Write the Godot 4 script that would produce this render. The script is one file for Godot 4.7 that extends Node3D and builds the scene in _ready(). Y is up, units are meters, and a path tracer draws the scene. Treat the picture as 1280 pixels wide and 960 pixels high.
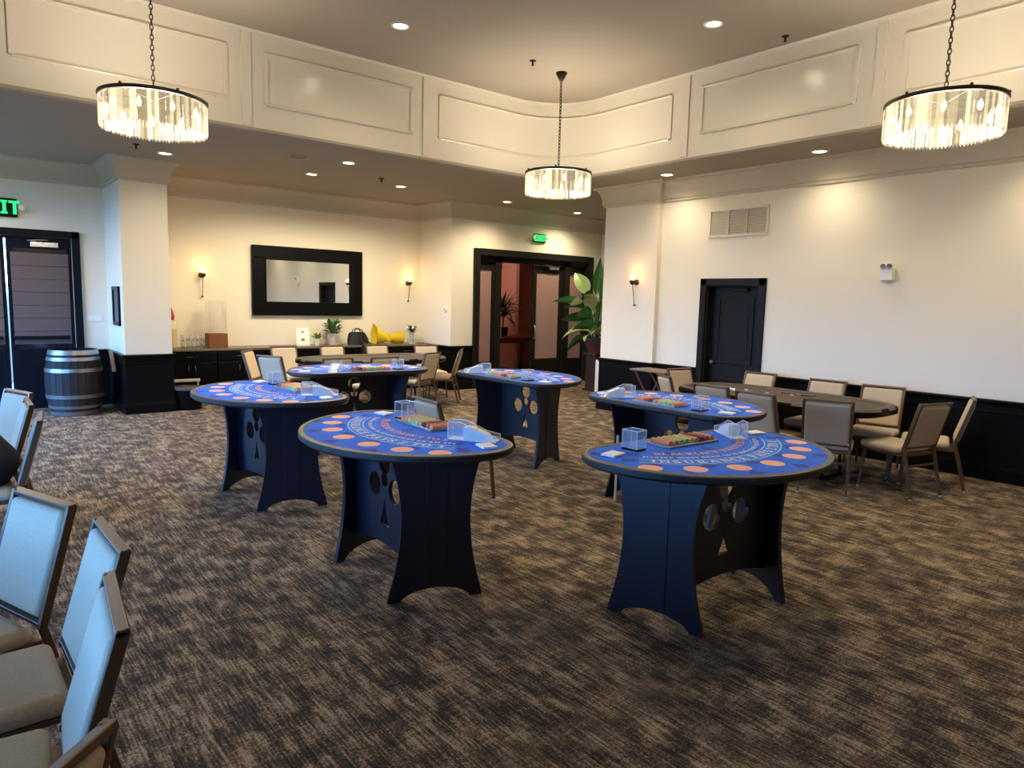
extends Node3D

# ------------------------------------------------------------------ constants
const HL := 3.5      # lower ceiling
const HU := 4.5      # raised ceiling
const XW := 8.29     # right wall
const ZB := -12.0    # back wall with the mirror
const XL := -2.4     # window wall
const ZR := 3.5      # wall behind the camera
const FZ := -7.83    # frieze, back side
const FX := 7.15     # frieze, right side
const TH := 0.905    # height of the blackjack felt

var M := {}
var taken := {}

# ------------------------------------------------------------------ naming
func numbered(n: String) -> String:
	if not taken.has(n):
		taken[n] = 0
		return n
	taken[n] += 1
	return "%s_%03d" % [n, taken[n]]

func tag(o: Node3D, label: String, category: String, group := "") -> Node3D:
	o.set_meta("label", label)
	o.set_meta("category", category)
	if group != "":
		o.set_meta("group", group)
	return o

func thing(called: String, label: String, category: String, at := Vector3.ZERO, turn := 0.0, group := "") -> Node3D:
	var o := Node3D.new()
	o.name = numbered(called)
	add_child(o)
	o.position = at
	o.rotation.y = turn
	tag(o, label, category, group)
	return o

func part(called: String, st, m: Material, parent: Node3D, at := Vector3.ZERO, b := Basis.IDENTITY) -> MeshInstance3D:
	var o := MeshInstance3D.new()
	o.name = called
	o.mesh = st.commit() if st is SurfaceTool else st
	o.material_override = m
	parent.add_child(o, true)
	o.transform = Transform3D(b, at)
	o.cast_shadow = GeometryInstance3D.SHADOW_CASTING_SETTING_ON
	return o

func single(called: String, st, m: Material, label: String, category: String, at := Vector3.ZERO, turn := 0.0, group := "") -> MeshInstance3D:
	var o := part(numbered(called), st, m, self, at, Basis(Vector3.UP, turn))
	tag(o, label, category, group)
	return o

func structure(called: String, st, m: Material, label := "") -> MeshInstance3D:
	var o := part(numbered(called), st, m, self)
	o.set_meta("kind", "structure")
	if label != "":
		o.set_meta("label", label)
	return o

func structure_root(called: String, label := "") -> Node3D:
	var o := Node3D.new()
	o.name = numbered(called)
	add_child(o)
	o.set_meta("kind", "structure")
	if label != "":
		o.set_meta("label", label)
	return o

# ------------------------------------------------------------------ materials
func mat(c: Color, rough := 0.6, metal := 0.0) -> StandardMaterial3D:
	var m := StandardMaterial3D.new()
	m.albedo_color = c
	m.roughness = rough
	m.metallic = metal
	return m

func rgb(r: float, g: float, b: float) -> Color:
	return Color(r / 255.0, g / 255.0, b / 255.0)

func grainy(c: Color, rough: float, amount: float, scale: float, seed_: int, bump := 0.0) -> StandardMaterial3D:
	var n := FastNoiseLite.new()
	n.seed = seed_
	n.frequency = 0.06
	n.fractal_octaves = 4
	var t := NoiseTexture2D.new()
	t.width = 256
	t.height = 256
	t.seamless = true
	t.noise = n
	var g := Gradient.new()
	g.set_color(0, Color(1 - amount, 1 - amount, 1 - amount))
	g.set_color(1, Color(1, 1, 1))
	t.color_ramp = g
	var m := mat(c, rough)
	m.albedo_texture = t
	m.uv1_triplanar = true
	m.uv1_world_triplanar = false
	m.uv1_scale = Vector3(scale, scale, scale)
	if bump > 0.0:
		m.heightmap_enabled = true
		m.heightmap_texture = t
		m.heightmap_scale = bump
	return m

func glow(c: Color, energy: float) -> StandardMaterial3D:
	var m := mat(c, 0.5)
	m.emission_enabled = true
	m.emission = c
	m.emission_energy_multiplier = energy
	return m

func clear(c: Color, alpha: float, rough := 0.08) -> StandardMaterial3D:
	var m := mat(Color(c.r, c.g, c.b, alpha), rough)
	m.transparency = BaseMaterial3D.TRANSPARENCY_ALPHA
	return m

# ------------------------------------------------------------------ mesh helpers
func mb() -> SurfaceTool:
	var st := SurfaceTool.new()
	st.begin(Mesh.PRIMITIVE_TRIANGLES)
	return st

func vtx(st: SurfaceTool, p: Vector3, n: Vector3) -> void:
	st.set_normal(n)
	st.add_vertex(p)

func tri(st: SurfaceTool, a: Vector3, b: Vector3, c: Vector3) -> void:
	var n := (c - a).cross(b - a).normalized()
	vtx(st, a, n); vtx(st, b, n); vtx(st, c, n)

func quad(st: SurfaceTool, a: Vector3, b: Vector3, c: Vector3, d: Vector3) -> void:
	tri(st, a, b, c)
	tri(st, a, c, d)

func quadn(st: SurfaceTool, a: Vector3, na: Vector3, b: Vector3, nb: Vector3, c: Vector3, nc: Vector3, d: Vector3, nd: Vector3) -> void:
	# keep the winding in step with the normals (front faces clockwise)
	var g := (c - a).cross(b - a)
	if g.length_squared() < 1e-16:
		g = (d - a).cross(c - a)
	if g.dot(na + nb + nc + nd) >= 0.0:
		vtx(st, a, na); vtx(st, b, nb); vtx(st, c, nc)
		vtx(st, a, na); vtx(st, c, nc); vtx(st, d, nd)
	else:
		vtx(st, a, na); vtx(st, c, nc); vtx(st, b, nb)
		vtx(st, a, na); vtx(st, d, nd); vtx(st, c, nc)

# box with rounded edges, centred on c
func rbox(st: SurfaceTool, c: Vector3, size: Vector3, r := 0.004, k := 1, b := Basis.IDENTITY) -> void:
	var s := size * 0.5
	r = minf(r, minf(s.x, minf(s.y, s.z)) * 0.98)
	var inner := s - Vector3(r, r, r)
	for axis in 3:
		var u := (axis + 1) % 3
		var v := (axis + 2) % 3
		var lu := []
		var lv := []
		for i in k + 1:
			lu.append(-s[u] + r * i / k)
			lv.append(-s[v] + r * i / k)
		for i in k + 1:
			lu.append(s[u] - r + r * i / k)
			lv.append(s[v] - r + r * i / k)
		for sg in [-1.0, 1.0]:
			var grid := []
			for i in lu.size():
				var row := []
				for j in lv.size():
					var p := Vector3.ZERO
					p[axis] = s[axis] * sg
					p[u] = lu[i]
					p[v] = lv[j]
					var q := p.clamp(-inner, inner)
					var n := (p - q).normalized()
					row.append([c + b * (q + n * r), b * n])
				grid.append(row)
			for i in lu.size() - 1:
				for j in lv.size() - 1:
					var A = grid[i][j]; var B = grid[i + 1][j]; var C = grid[i + 1][j + 1]; var D = grid[i][j + 1]
					quadn(st, A[0], A[1], B[0], B[1], C[0], C[1], D[0], D[1])

# plain box between two corners
func bx(st: SurfaceTool, lo: Vector3, hi: Vector3) -> void:
	var p := [Vector3(lo.x, lo.y, lo.z), Vector3(hi.x, lo.y, lo.z), Vector3(hi.x, hi.y, lo.z), Vector3(lo.x, hi.y, lo.z),
		Vector3(lo.x, lo.y, hi.z), Vector3(hi.x, lo.y, hi.z), Vector3(hi.x, hi.y, hi.z), Vector3(lo.x, hi.y, hi.z)]
	var f := [[0, 1, 2, 3, Vector3(0, 0, -1)], [5, 4, 7, 6, Vector3(0, 0, 1)], [4, 0, 3, 7, Vector3(-1, 0, 0)], [1, 5, 6, 2, Vector3(1, 0, 0)], [3, 2, 6, 7, Vector3(0, 1, 0)], [4, 5, 1, 0, Vector3(0, -1, 0)]]
	for q in f:
		quadn(st, p[q[0]], q[4], p[q[1]], q[4], p[q[2]], q[4], p[q[3]], q[4])

# straight bar of a rectangular section between two points
func bar(st: SurfaceTool, a: Vector3, b: Vector3, w: float, h: float, r := 0.004, side := Vector3.RIGHT) -> void:
	var y := (b - a).normalized()
	var x := (side - y * side.dot(y)).normalized()
	var z := x.cross(y)
	rbox(st, (a + b) * 0.5, Vector3(w, (b - a).length(), h), r, 1, Basis(x, y, z))

func tube(st: SurfaceTool, pts: Array, r, sides := 8, caps := true) -> void:
	var rings := []
	var x := Vector3.ZERO
	for i in pts.size():
		var t: Vector3
		if i == 0: t = pts[1] - pts[0]
		elif i == pts.size() - 1: t = pts[i] - pts[i - 1]
		else: t = (pts[i + 1] - pts[i]).normalized() + (pts[i] - pts[i - 1]).normalized()
		t = t.normalized()
		if x == Vector3.ZERO:
			x = t.cross(Vector3.UP if absf(t.y) < 0.9 else Vector3.RIGHT).normalized()
		else:
			x = (x - t * x.dot(t)).normalized()
		var y := t.cross(x)
		var rr: float = r[i] if r is Array else r
		var ring := []
		for j in sides:
			var a := TAU * j / sides
			var n := x * cos(a) + y * sin(a)
			ring.append([pts[i] + n * rr, n])
		rings.append(ring)
	for i in rings.size() - 1:
		for j in sides:
			var A = rings[i][j]; var B = rings[i][(j + 1) % sides]; var C = rings[i + 1][(j + 1) % sides]; var D = rings[i + 1][j]
			quadn(st, A[0], A[1], B[0], B[1], C[0], C[1], D[0], D[1])
	if caps:
		for e in [0, rings.size() - 1]:
			var n: Vector3 = (pts[0] - pts[1]).normalized() if e == 0 else (pts[-1] - pts[-2]).normalized()
			for j in range(1, sides - 1):
				quadn(st, rings[e][0][0], n, rings[e][j][0], n, rings[e][j + 1][0], n, rings[e][j + 1][0], n)

# profile of Vector2(radius, height) turned about the y axis
func lathe(st: SurfaceTool, prof: Array, segs := 20, at := Vector3.ZERO, b := Basis.IDENTITY, smooth := true) -> void:
	var nr := []
	for i in prof.size():
		var t := Vector2.ZERO
		if i > 0: t += (prof[i] - prof[i - 1]).normalized()
		if i < prof.size() - 1: t += (prof[i + 1] - prof[i]).normalized()
		nr.append(Vector2(t.y, -t.x).normalized())
	for i in prof.size() - 1:
		var t2: Vector2 = (prof[i + 1] - prof[i]).normalized()
		var fl := Vector2(t2.y, -t2.x)
		var n0: Vector2 = nr[i] if smooth else fl
		var n1: Vector2 = nr[i + 1] if smooth else fl
		for j in segs:
			var a0 := TAU * j / segs
			var a1 := TAU * (j + 1) / segs
			var d0 := Vector3(cos(a0), 0, sin(a0))
			var d1 := Vector3(cos(a1), 0, sin(a1))
			var p: Vector2 = prof[i]
			var q: Vector2 = prof[i + 1]
			quadn(st, at + b * (d0 * p.x + Vector3.UP * p.y), b * (d0 * n0.x + Vector3.UP * n0.y), at + b * (d1 * p.x + Vector3.UP * p.y), b * (d1 * n0.x + Vector3.UP * n0.y),
				at + b * (d1 * q.x + Vector3.UP * q.y), b * (d1 * n1.x + Vector3.UP * n1.y), at + b * (d0 * q.x + Vector3.UP * q.y), b * (d0 * n1.x + Vector3.UP * n1.y))

# polygon in x, y pushed out along z from z0 to z1; with club_cuts the joints of the middle panel get no side wall
func prism(st: SurfaceTool, poly: PackedVector2Array, z0: float, z1: float, xf := Transform3D.IDENTITY, club_cuts := false) -> void:
	var idx := Geometry2D.triangulate_polygon(poly)
	for e in [[z0, Vector3(0, 0, -1)], [z1, Vector3(0, 0, 1)]]:
		var n: Vector3 = xf.basis * e[1]
		for i in range(0, idx.size(), 3):
			var a := xf * Vector3(poly[idx[i]].x, poly[idx[i]].y, e[0])
			var b := xf * Vector3(poly[idx[i + 1]].x, poly[idx[i + 1]].y, e[0])
			var c := xf * Vector3(poly[idx[i + 2]].x, poly[idx[i + 2]].y, e[0])
			quadn(st, a, n, b, n, c, n, c, n)
	var turn := 1.0 if Geometry2D.is_polygon_clockwise(poly) else -1.0
	for i in poly.size():
		var p := poly[i]
		var q := poly[(i + 1) % poly.size()]
		if p.distance_to(q) < 1e-6: continue
		if club_cuts and absf(p.x - q.x) < 1e-4 and (absf(absf(p.x) - 0.13) < 1e-4 or absf(p.x) < 1e-4): continue
		var t := (q - p).normalized()
		var n: Vector3 = xf.basis * (Vector3(-t.y, t.x, 0) * turn)
		quadn(st, xf * Vector3(p.x, p.y, z0), n, xf * Vector3(q.x, q.y, z0), n, xf * Vector3(q.x, q.y, z1), n, xf * Vector3(p.x, p.y, z1), n)

# profile (Vector2: out from the wall into the room, height) swept along a path of Vector2(x, z) with mitred corners
func sweep(st: SurfaceTool, path: Array, prof: Array, closed_profile := true, smooth_path := false) -> void:
	var offs := []
	for i in path.size():
		var n0 := Vector2.ZERO
		var n1 := Vector2.ZERO
		if i > 0:
			var d: Vector2 = (path[i] - path[i - 1]).normalized()
			n0 = Vector2(-d.y, d.x)
		if i < path.size() - 1:
			var d: Vector2 = (path[i + 1] - path[i]).normalized()
			n1 = Vector2(-d.y, d.x)
		if i == 0: n0 = n1
		if i == path.size() - 1: n1 = n0
		var m := (n0 + n1).normalized()
		offs.append(m / maxf(0.3, m.dot(n0)))
	var np := prof.size()
	for i in path.size() - 1:
		var d: Vector2 = (path[i + 1] - path[i]).normalized()
		var nn := Vector2(-d.y, d.x)
		for j in (np if closed_profile else np - 1):
			var p: Vector2 = prof[j]
			var q: Vector2 = prof[(j + 1) % np]
			if p.distance_to(q) < 1e-6: continue
			var a: Vector2 = path[i] + offs[i] * p.x
			var b: Vector2 = path[i + 1] + offs[i + 1] * p.x
			var c: Vector2 = path[i + 1] + offs[i + 1] * q.x
			var e: Vector2 = path[i] + offs[i] * q.x
			var t := (q - p).normalized()
			var n2 := Vector2(t.y, -t.x)
			var n := Vector3(nn.x * n2.x, n2.y, nn.y * n2.x)
			var na := n
			var nb := n
			if smooth_path:
				var ua: Vector2 = offs[i].normalized()
				var ub: Vector2 = offs[i + 1].normalized()
				na = Vector3(ua.x * n2.x, n2.y, ua.y * n2.x)
				nb = Vector3(ub.x * n2.x, n2.y, ub.y * n2.x)
			quadn(st, Vector3(a.x, p.y, a.y), na, Vector3(b.x, p.y, b.y), nb, Vector3(c.x, q.y, c.y), nb, Vector3(e.x, q.y, e.y), na)
	if closed_profile:
		var pp := PackedVector2Array(prof)
		var idx := Geometry2D.triangulate_polygon(pp)
		for e in [0, path.size() - 1]:
			for i in range(0, idx.size(), 3):
				var v := []
				for k in 3:
					var p: Vector2 = prof[idx[i + k]]
					var w: Vector2 = path[e] + offs[e] * p.x
					v.append(Vector3(w.x, p.y, w.y))
				tri(st, v[0], v[1], v[2])

func ellipsoid(st: SurfaceTool, c: Vector3, r: Vector3, segs := 12, rings := 8) -> void:
	for i in rings:
		for j in segs:
			var q := []
			for e in [[i, j], [i + 1, j], [i + 1, j + 1], [i, j + 1]]:
				var a: float = PI * e[0] / rings
				var b: float = TAU * e[1] / segs
				var d := Vector3(sin(a) * cos(b), cos(a), sin(a) * sin(b))
				q.append(c + d * r)
				q.append((d / r).normalized())
			quadn(st, q[0], q[1], q[2], q[3], q[4], q[5], q[6], q[7])

func circle2(c: Vector2, r: float, n := 18) -> PackedVector2Array:
	var p := PackedVector2Array()
	for i in n:
		p.append(c + Vector2(cos(TAU * i / n), sin(TAU * i / n)) * r)
	return p

# ------------------------------------------------------------------ start
func _ready() -> void:
	look()
	materials()
	shell()
	doors()
	ceiling_fittings()
	chandeliers()
	blackjack_tables()
	poker_tables()
	chairs()
	wall_things()
	counter()
	corner_things()
	beyond()
	person()

# ------------------------------------------------------------------ camera, sky, exposure
func look() -> void:
	var cam := Camera3D.new()
	cam.name = "camera"
	add_child(cam)
	var yaw := deg_to_rad(39.14)
	var pit := deg_to_rad(-6.85)
	var rol := deg_to_rad(1.46)
	var f := Vector3(sin(yaw) * cos(pit), sin(pit), -cos(yaw) * cos(pit))
	var r0 := Vector3(cos(yaw), 0, sin(yaw))
	var u0 := r0.cross(f)
	var r := r0 * cos(rol) + u0 * sin(rol)
	var u := u0 * cos(rol) - r0 * sin(rol)
	cam.transform = Transform3D(Basis(r, u, -f), Vector3(0, 1.72, 0))
	cam.fov = 57.77
	cam.near = 0.05
	cam.far = 200.0
	cam.current = true

	var env := Environment.new()
	env.background_mode = Environment.BG_SKY
	var sky := Sky.new()
	var sm := ProceduralSkyMaterial.new()
	sm.sky_top_color = Color(0.36, 0.62, 0.95)
	sm.sky_horizon_color = Color(0.46, 0.72, 1.0)
	sm.ground_horizon_color = Color(0.40, 0.52, 0.66)
	sm.ground_bottom_color = Color(0.30, 0.38, 0.46)
	sm.sky_energy_multiplier = 4.4
	sm.ground_energy_multiplier = 2.0
	sky.sky_material = sm
	env.sky = sky
	env.tonemap_mode = Environment.TONE_MAPPER_LINEAR
	env.tonemap_exposure = 1.16
	env.sdfgi_enabled = true
	env.ssao_enabled = true
	env.ssil_enabled = true
	var we := WorldEnvironment.new()
	we.name = "environment"
	we.environment = env
	add_child(we)

# ------------------------------------------------------------------ materials
func carpet_noise(seed_: int, freq: float, oct: int, w: int, h: int) -> PackedByteArray:
	var n := FastNoiseLite.new()
	n.seed = seed_
	n.frequency = freq
	n.fractal_octaves = oct
	var im := n.get_seamless_image(w, h, false, false, 0.12, true)
	im.convert(Image.FORMAT_L8)
	if w != 1536 or h != 1536:
		im.resize(1536, 1536, Image.INTERPOLATE_CUBIC)
	return im.get_data()

func carpet_texture() -> ImageTexture:
	var W := 1536
	var blotch: PackedByteArray = carpet_noise(11, 0.011, 3, W, W)
	var streak: PackedByteArray = carpet_noise(12, 0.05, 3, W, 160)     # long along v
	var thread: PackedByteArray = carpet_noise(13, 0.2, 2, W, 110)
	var weft: PackedByteArray = carpet_noise(14, 0.09, 3, 260, W)       # short cross marks
	var grain: PackedByteArray = carpet_noise(15, 0.17, 3, W, W)
	var out := PackedByteArray()
	out.resize(W * W * 3)
	var dark := Vector3(34, 28, 23)
	var mid := Vector3(99, 82, 63)
	var light := Vector3(170, 149, 119)
	for i in W * W:
		var v := (0.85 * blotch[i] + 0.62 * streak[i] + 0.95 * thread[i] + 0.36 * weft[i] + 0.95 * grain[i]) / 255.0 - 1.865
		v = clampf(v * 1.08 + 0.5, 0.0, 1.0)
		var c := dark.lerp(mid, v * 2.0) if v < 0.5 else mid.lerp(light, v * 2.0 - 1.0)
		out[i * 3] = int(c.x)
		out[i * 3 + 1] = int(c.y)
		out[i * 3 + 2] = int(c.z)
	var img := Image.create_from_data(W, W, false, Image.FORMAT_RGB8, out)
	return ImageTexture.create_from_image(img)

func felt_texture() -> ImageTexture:
	var W := 800
	var H := 500
	var img := Image.create(W, H, false, Image.FORMAT_RGB8)
	var base := Vector3(14, 104, 236)
	var deep := Vector3(8, 60, 170)
	var pale := Vector3(50, 140, 235)
	var n := FastNoiseLite.new()
	n.seed = 5
	n.frequency = 0.02
	var spots := []
	for k in 7:
		var a := deg_to_rad([-44.0, -30.0, -15.0, 0.0, 16.0, 30.5, 44.0][k])
		spots.append(Vector2(sin(a), cos(a)) * 0.935 + Vector2(0, -0.15))
	var suits := []
	for k in 12:
		var a := deg_to_rad(-52.0 + k * 9.4)
		suits.append([Vector2(sin(a), cos(a)) * (1.045 if k % 2 == 0 else 0.865) + Vector2(0, -0.15), a])
	for q in [Vector2(-0.62, 0.34), Vector2(-0.5, 0.25), Vector2(0.5, 0.32), Vector2(0.63, 0.36), Vector2(-0.3, 0.36), Vector2(0.3, 0.34), Vector2(0.0, 0.36), Vector2(-0.66, 0.14), Vector2(0.34, 0.1)]:
		suits.append([q, 0.0])
	for y in H:
		for x in W:
			var p := Vector2((x + 0.5) / W * 1.6 - 0.8, (y + 0.5) / H)
			var w := n.get_noise_2d(x, y)
			var c := base * (1.0 + 0.10 * w)
			for s in suits:
				var d: Vector2 = p - s[0]
				if absf(d.x) < 0.07 and absf(d.y) < 0.07:
					var e := d.rotated(s[1])
					if (e - Vector2(0, -0.022)).length() < 0.021 or (e - Vector2(-0.023, 0.008)).length() < 0.021 or (e - Vector2(0.023, 0.008)).length() < 0.021 or (absf(e.x) < 0.006 + 0.4 * maxf(0.0, e.y - 0.01) and e.y > 0 and e.y < 0.045):
						c = deep
			var q := p - Vector2(0, -0.15)
			var r := q.length()
			var ang := absf(atan2(q.x, q.y))
			if r > 0.735 and r < 0.835 and ang < 0.83:
				c = c.lerp(pale, 0.75)
				if absf(r - 0.737) < 0.004 or absf(r - 0.832) < 0.004:
					c = Vector3(190, 215, 245)
			elif r > 0.655 and r < 0.665 and ang < 0.8:
				c = pale
			for s in spots:
				var d: float = p.distance_to(s)
				if d < 0.062:
					c = Vector3(250, 182, 156) if d < 0.057 else Vector3(252, 210, 186)
			img.set_pixel(x, y, Color(c.x / 255.0, c.y / 255.0, c.z / 255.0))
	return ImageTexture.create_from_image(img)

func materials() -> void:
	M.wall = mat(rgb(229, 220, 200), 0.55)
	M.frieze = mat(rgb(228, 221, 204), 0.2)
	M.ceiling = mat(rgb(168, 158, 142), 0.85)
	M.dado = mat(rgb(16, 16, 18), 0.32)
	M.black = mat(rgb(14, 14, 15), 0.28)
	M.door = mat(rgb(30, 28, 25), 0.4)
	M.exit_door = mat(rgb(18, 21, 28), 0.4)
	M.table_base = mat(rgb(16, 23, 37), 0.42)
	M.table_mid = mat(rgb(13, 20, 38), 0.42)
	M.rail = mat(rgb(88, 82, 74), 0.5)
	M.rail_edge = mat(rgb(26, 26, 28), 0.55)
	M.fabric = grainy(rgb(205, 186, 158), 0.9, 0.12, 6.0, 3)
	M.chair_metal = mat(rgb(104, 82, 64), 0.36, 0.4)
	M.glide = mat(rgb(210, 210, 205), 0.3, 0.6)
	M.bronze = mat(rgb(52, 42, 34), 0.45, 0.5)
	M.chrome = mat(rgb(200, 200, 200), 0.25, 0.9)
	M.steel = mat(rgb(150, 150, 150), 0.35, 0.8)
	M.white = mat(rgb(235, 232, 226), 0.5)
	M.paper = mat(rgb(240, 238, 232), 0.7)
	M.poker = grainy(rgb(84, 76, 66), 0.85, 0.2, 5.0, 9)
	M.poker_rail = mat(rgb(70, 62, 54), 0.5)
	M.acrylic = clear(rgb(205, 225, 245), 0.11, 0.06)
	M.acrylic_edge = clear(rgb(235, 242, 250), 0.6, 0.3)  # light in the acrylic edges, put into a paler, denser colour
	M.shade = grainy(rgb(112, 92, 88), 0.9, 0.15, 3.0, 21)
	M.shade_pink = grainy(rgb(168, 132, 122), 0.9, 0.1, 3.0, 22)
	M.glass = clear(rgb(200, 220, 225), 0.08, 0.03)
	M.mirror = mat(rgb(235, 238, 235), 0.02, 1.0)
	M.wood = grainy(rgb(150, 88, 48), 0.6, 0.35, 4.0, 31)
	M.dark_wood = grainy(rgb(62, 34, 28), 0.5, 0.3, 4.0, 32)
	M.oak = grainy(rgb(34, 28, 26), 0.7, 0.45, 5.0, 33)
	M.stone = grainy(rgb(120, 108, 94), 0.35, 0.3, 3.0, 34)
	M.leaf = mat(rgb(52, 104, 40), 0.45)
	M.leaf_light = mat(rgb(150, 176, 96), 0.5)
	M.leaf_dark = mat(rgb(30, 62, 30), 0.5)
	M.leaf_pale = mat(rgb(196, 196, 150), 0.55)
	M.yellow = grainy(rgb(226, 190, 12), 0.75, 0.12, 8.0, 41)
	M.red = mat(rgb(170, 30, 28), 0.45)
	M.bag = grainy(rgb(22, 17, 15), 0.6, 0.3, 6.0, 42)
	M.cloth_black = grainy(rgb(20, 20, 24), 0.9, 0.3, 5.0, 43)
	M.skin = mat(rgb(196, 150, 124), 0.6)
	M.hair = mat(rgb(40, 30, 24), 0.7)
	M.pink_wall = mat(rgb(206, 160, 150), 0.8)
	M.lamp_warm = glow(Color(1.0, 0.84, 0.62), 14.0)
	M.down = glow(Color(1.0, 0.93, 0.80), 16.0)
	M.green = glow(Color(0.10, 0.85, 0.42), 1.6)
	for m in [M.leaf, M.leaf_light, M.leaf_dark, M.leaf_pale]:
		m.backlight_enabled = true
		m.backlight = Color(m.albedo_color.r, m.albedo_color.g, m.albedo_color.b) * 0.5
	for m in [M.black, M.dado, M.door, M.exit_door]:
		m.metallic_specular = 0.22
	M.carpet = mat(Color.WHITE, 0.95)
	M.carpet.albedo_texture = carpet_texture()
	M.felt = mat(Color.WHITE, 0.85)
	M.felt.albedo_texture = felt_texture()

# ------------------------------------------------------------------ room shell
func wall_box(called: String, lo: Vector3, hi: Vector3, m: Material, label := "") -> MeshInstance3D:
	var st := mb()
	bx(st, lo, hi)
	return structure(called, st, m, label)

func frieze_path(inset := 0.0) -> Array:
	var p := [Vector2(XL, FZ)]
	var R := 0.8
	for i in 13:
		var a := PI * 0.5 * i / 12.0
		p.append(Vector2(FX - R + R * sin(a), FZ + R - R * cos(a)))
	p.append(Vector2(FX, ZR))
	return p

func panel_moulding(fr: Node3D, path: Array) -> void:
	var y0 := 3.765
	var y1 := 4.295
	var w := 0.016
	for y in [y0, y1]:
		var a := mb()
		sweep(a, path, [Vector2(0, y - w), Vector2(0.026, y - w), Vector2(0.03, y - 0.006), Vector2(0.014, y + w), Vector2(0, y + w)], true, true)
		part("panel_moulding", a, M.frieze, fr)
	for e in [[path[0], path[1]], [path[-1], path[-2]]]:
		var a := mb()
		var d: Vector2 = (e[1] - e[0]).normalized() * 0.022
		var seg := [e[0] - d, e[0] + d]
		if e[0] == path[-1]: seg = [e[0] + d, e[0] - d]
		sweep(a, seg, [Vector2(0, y0), Vector2(0.016, y0), Vector2(0.016, y1), Vector2(0, y1)])
		part("panel_moulding", a, M.frieze, fr)

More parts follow.
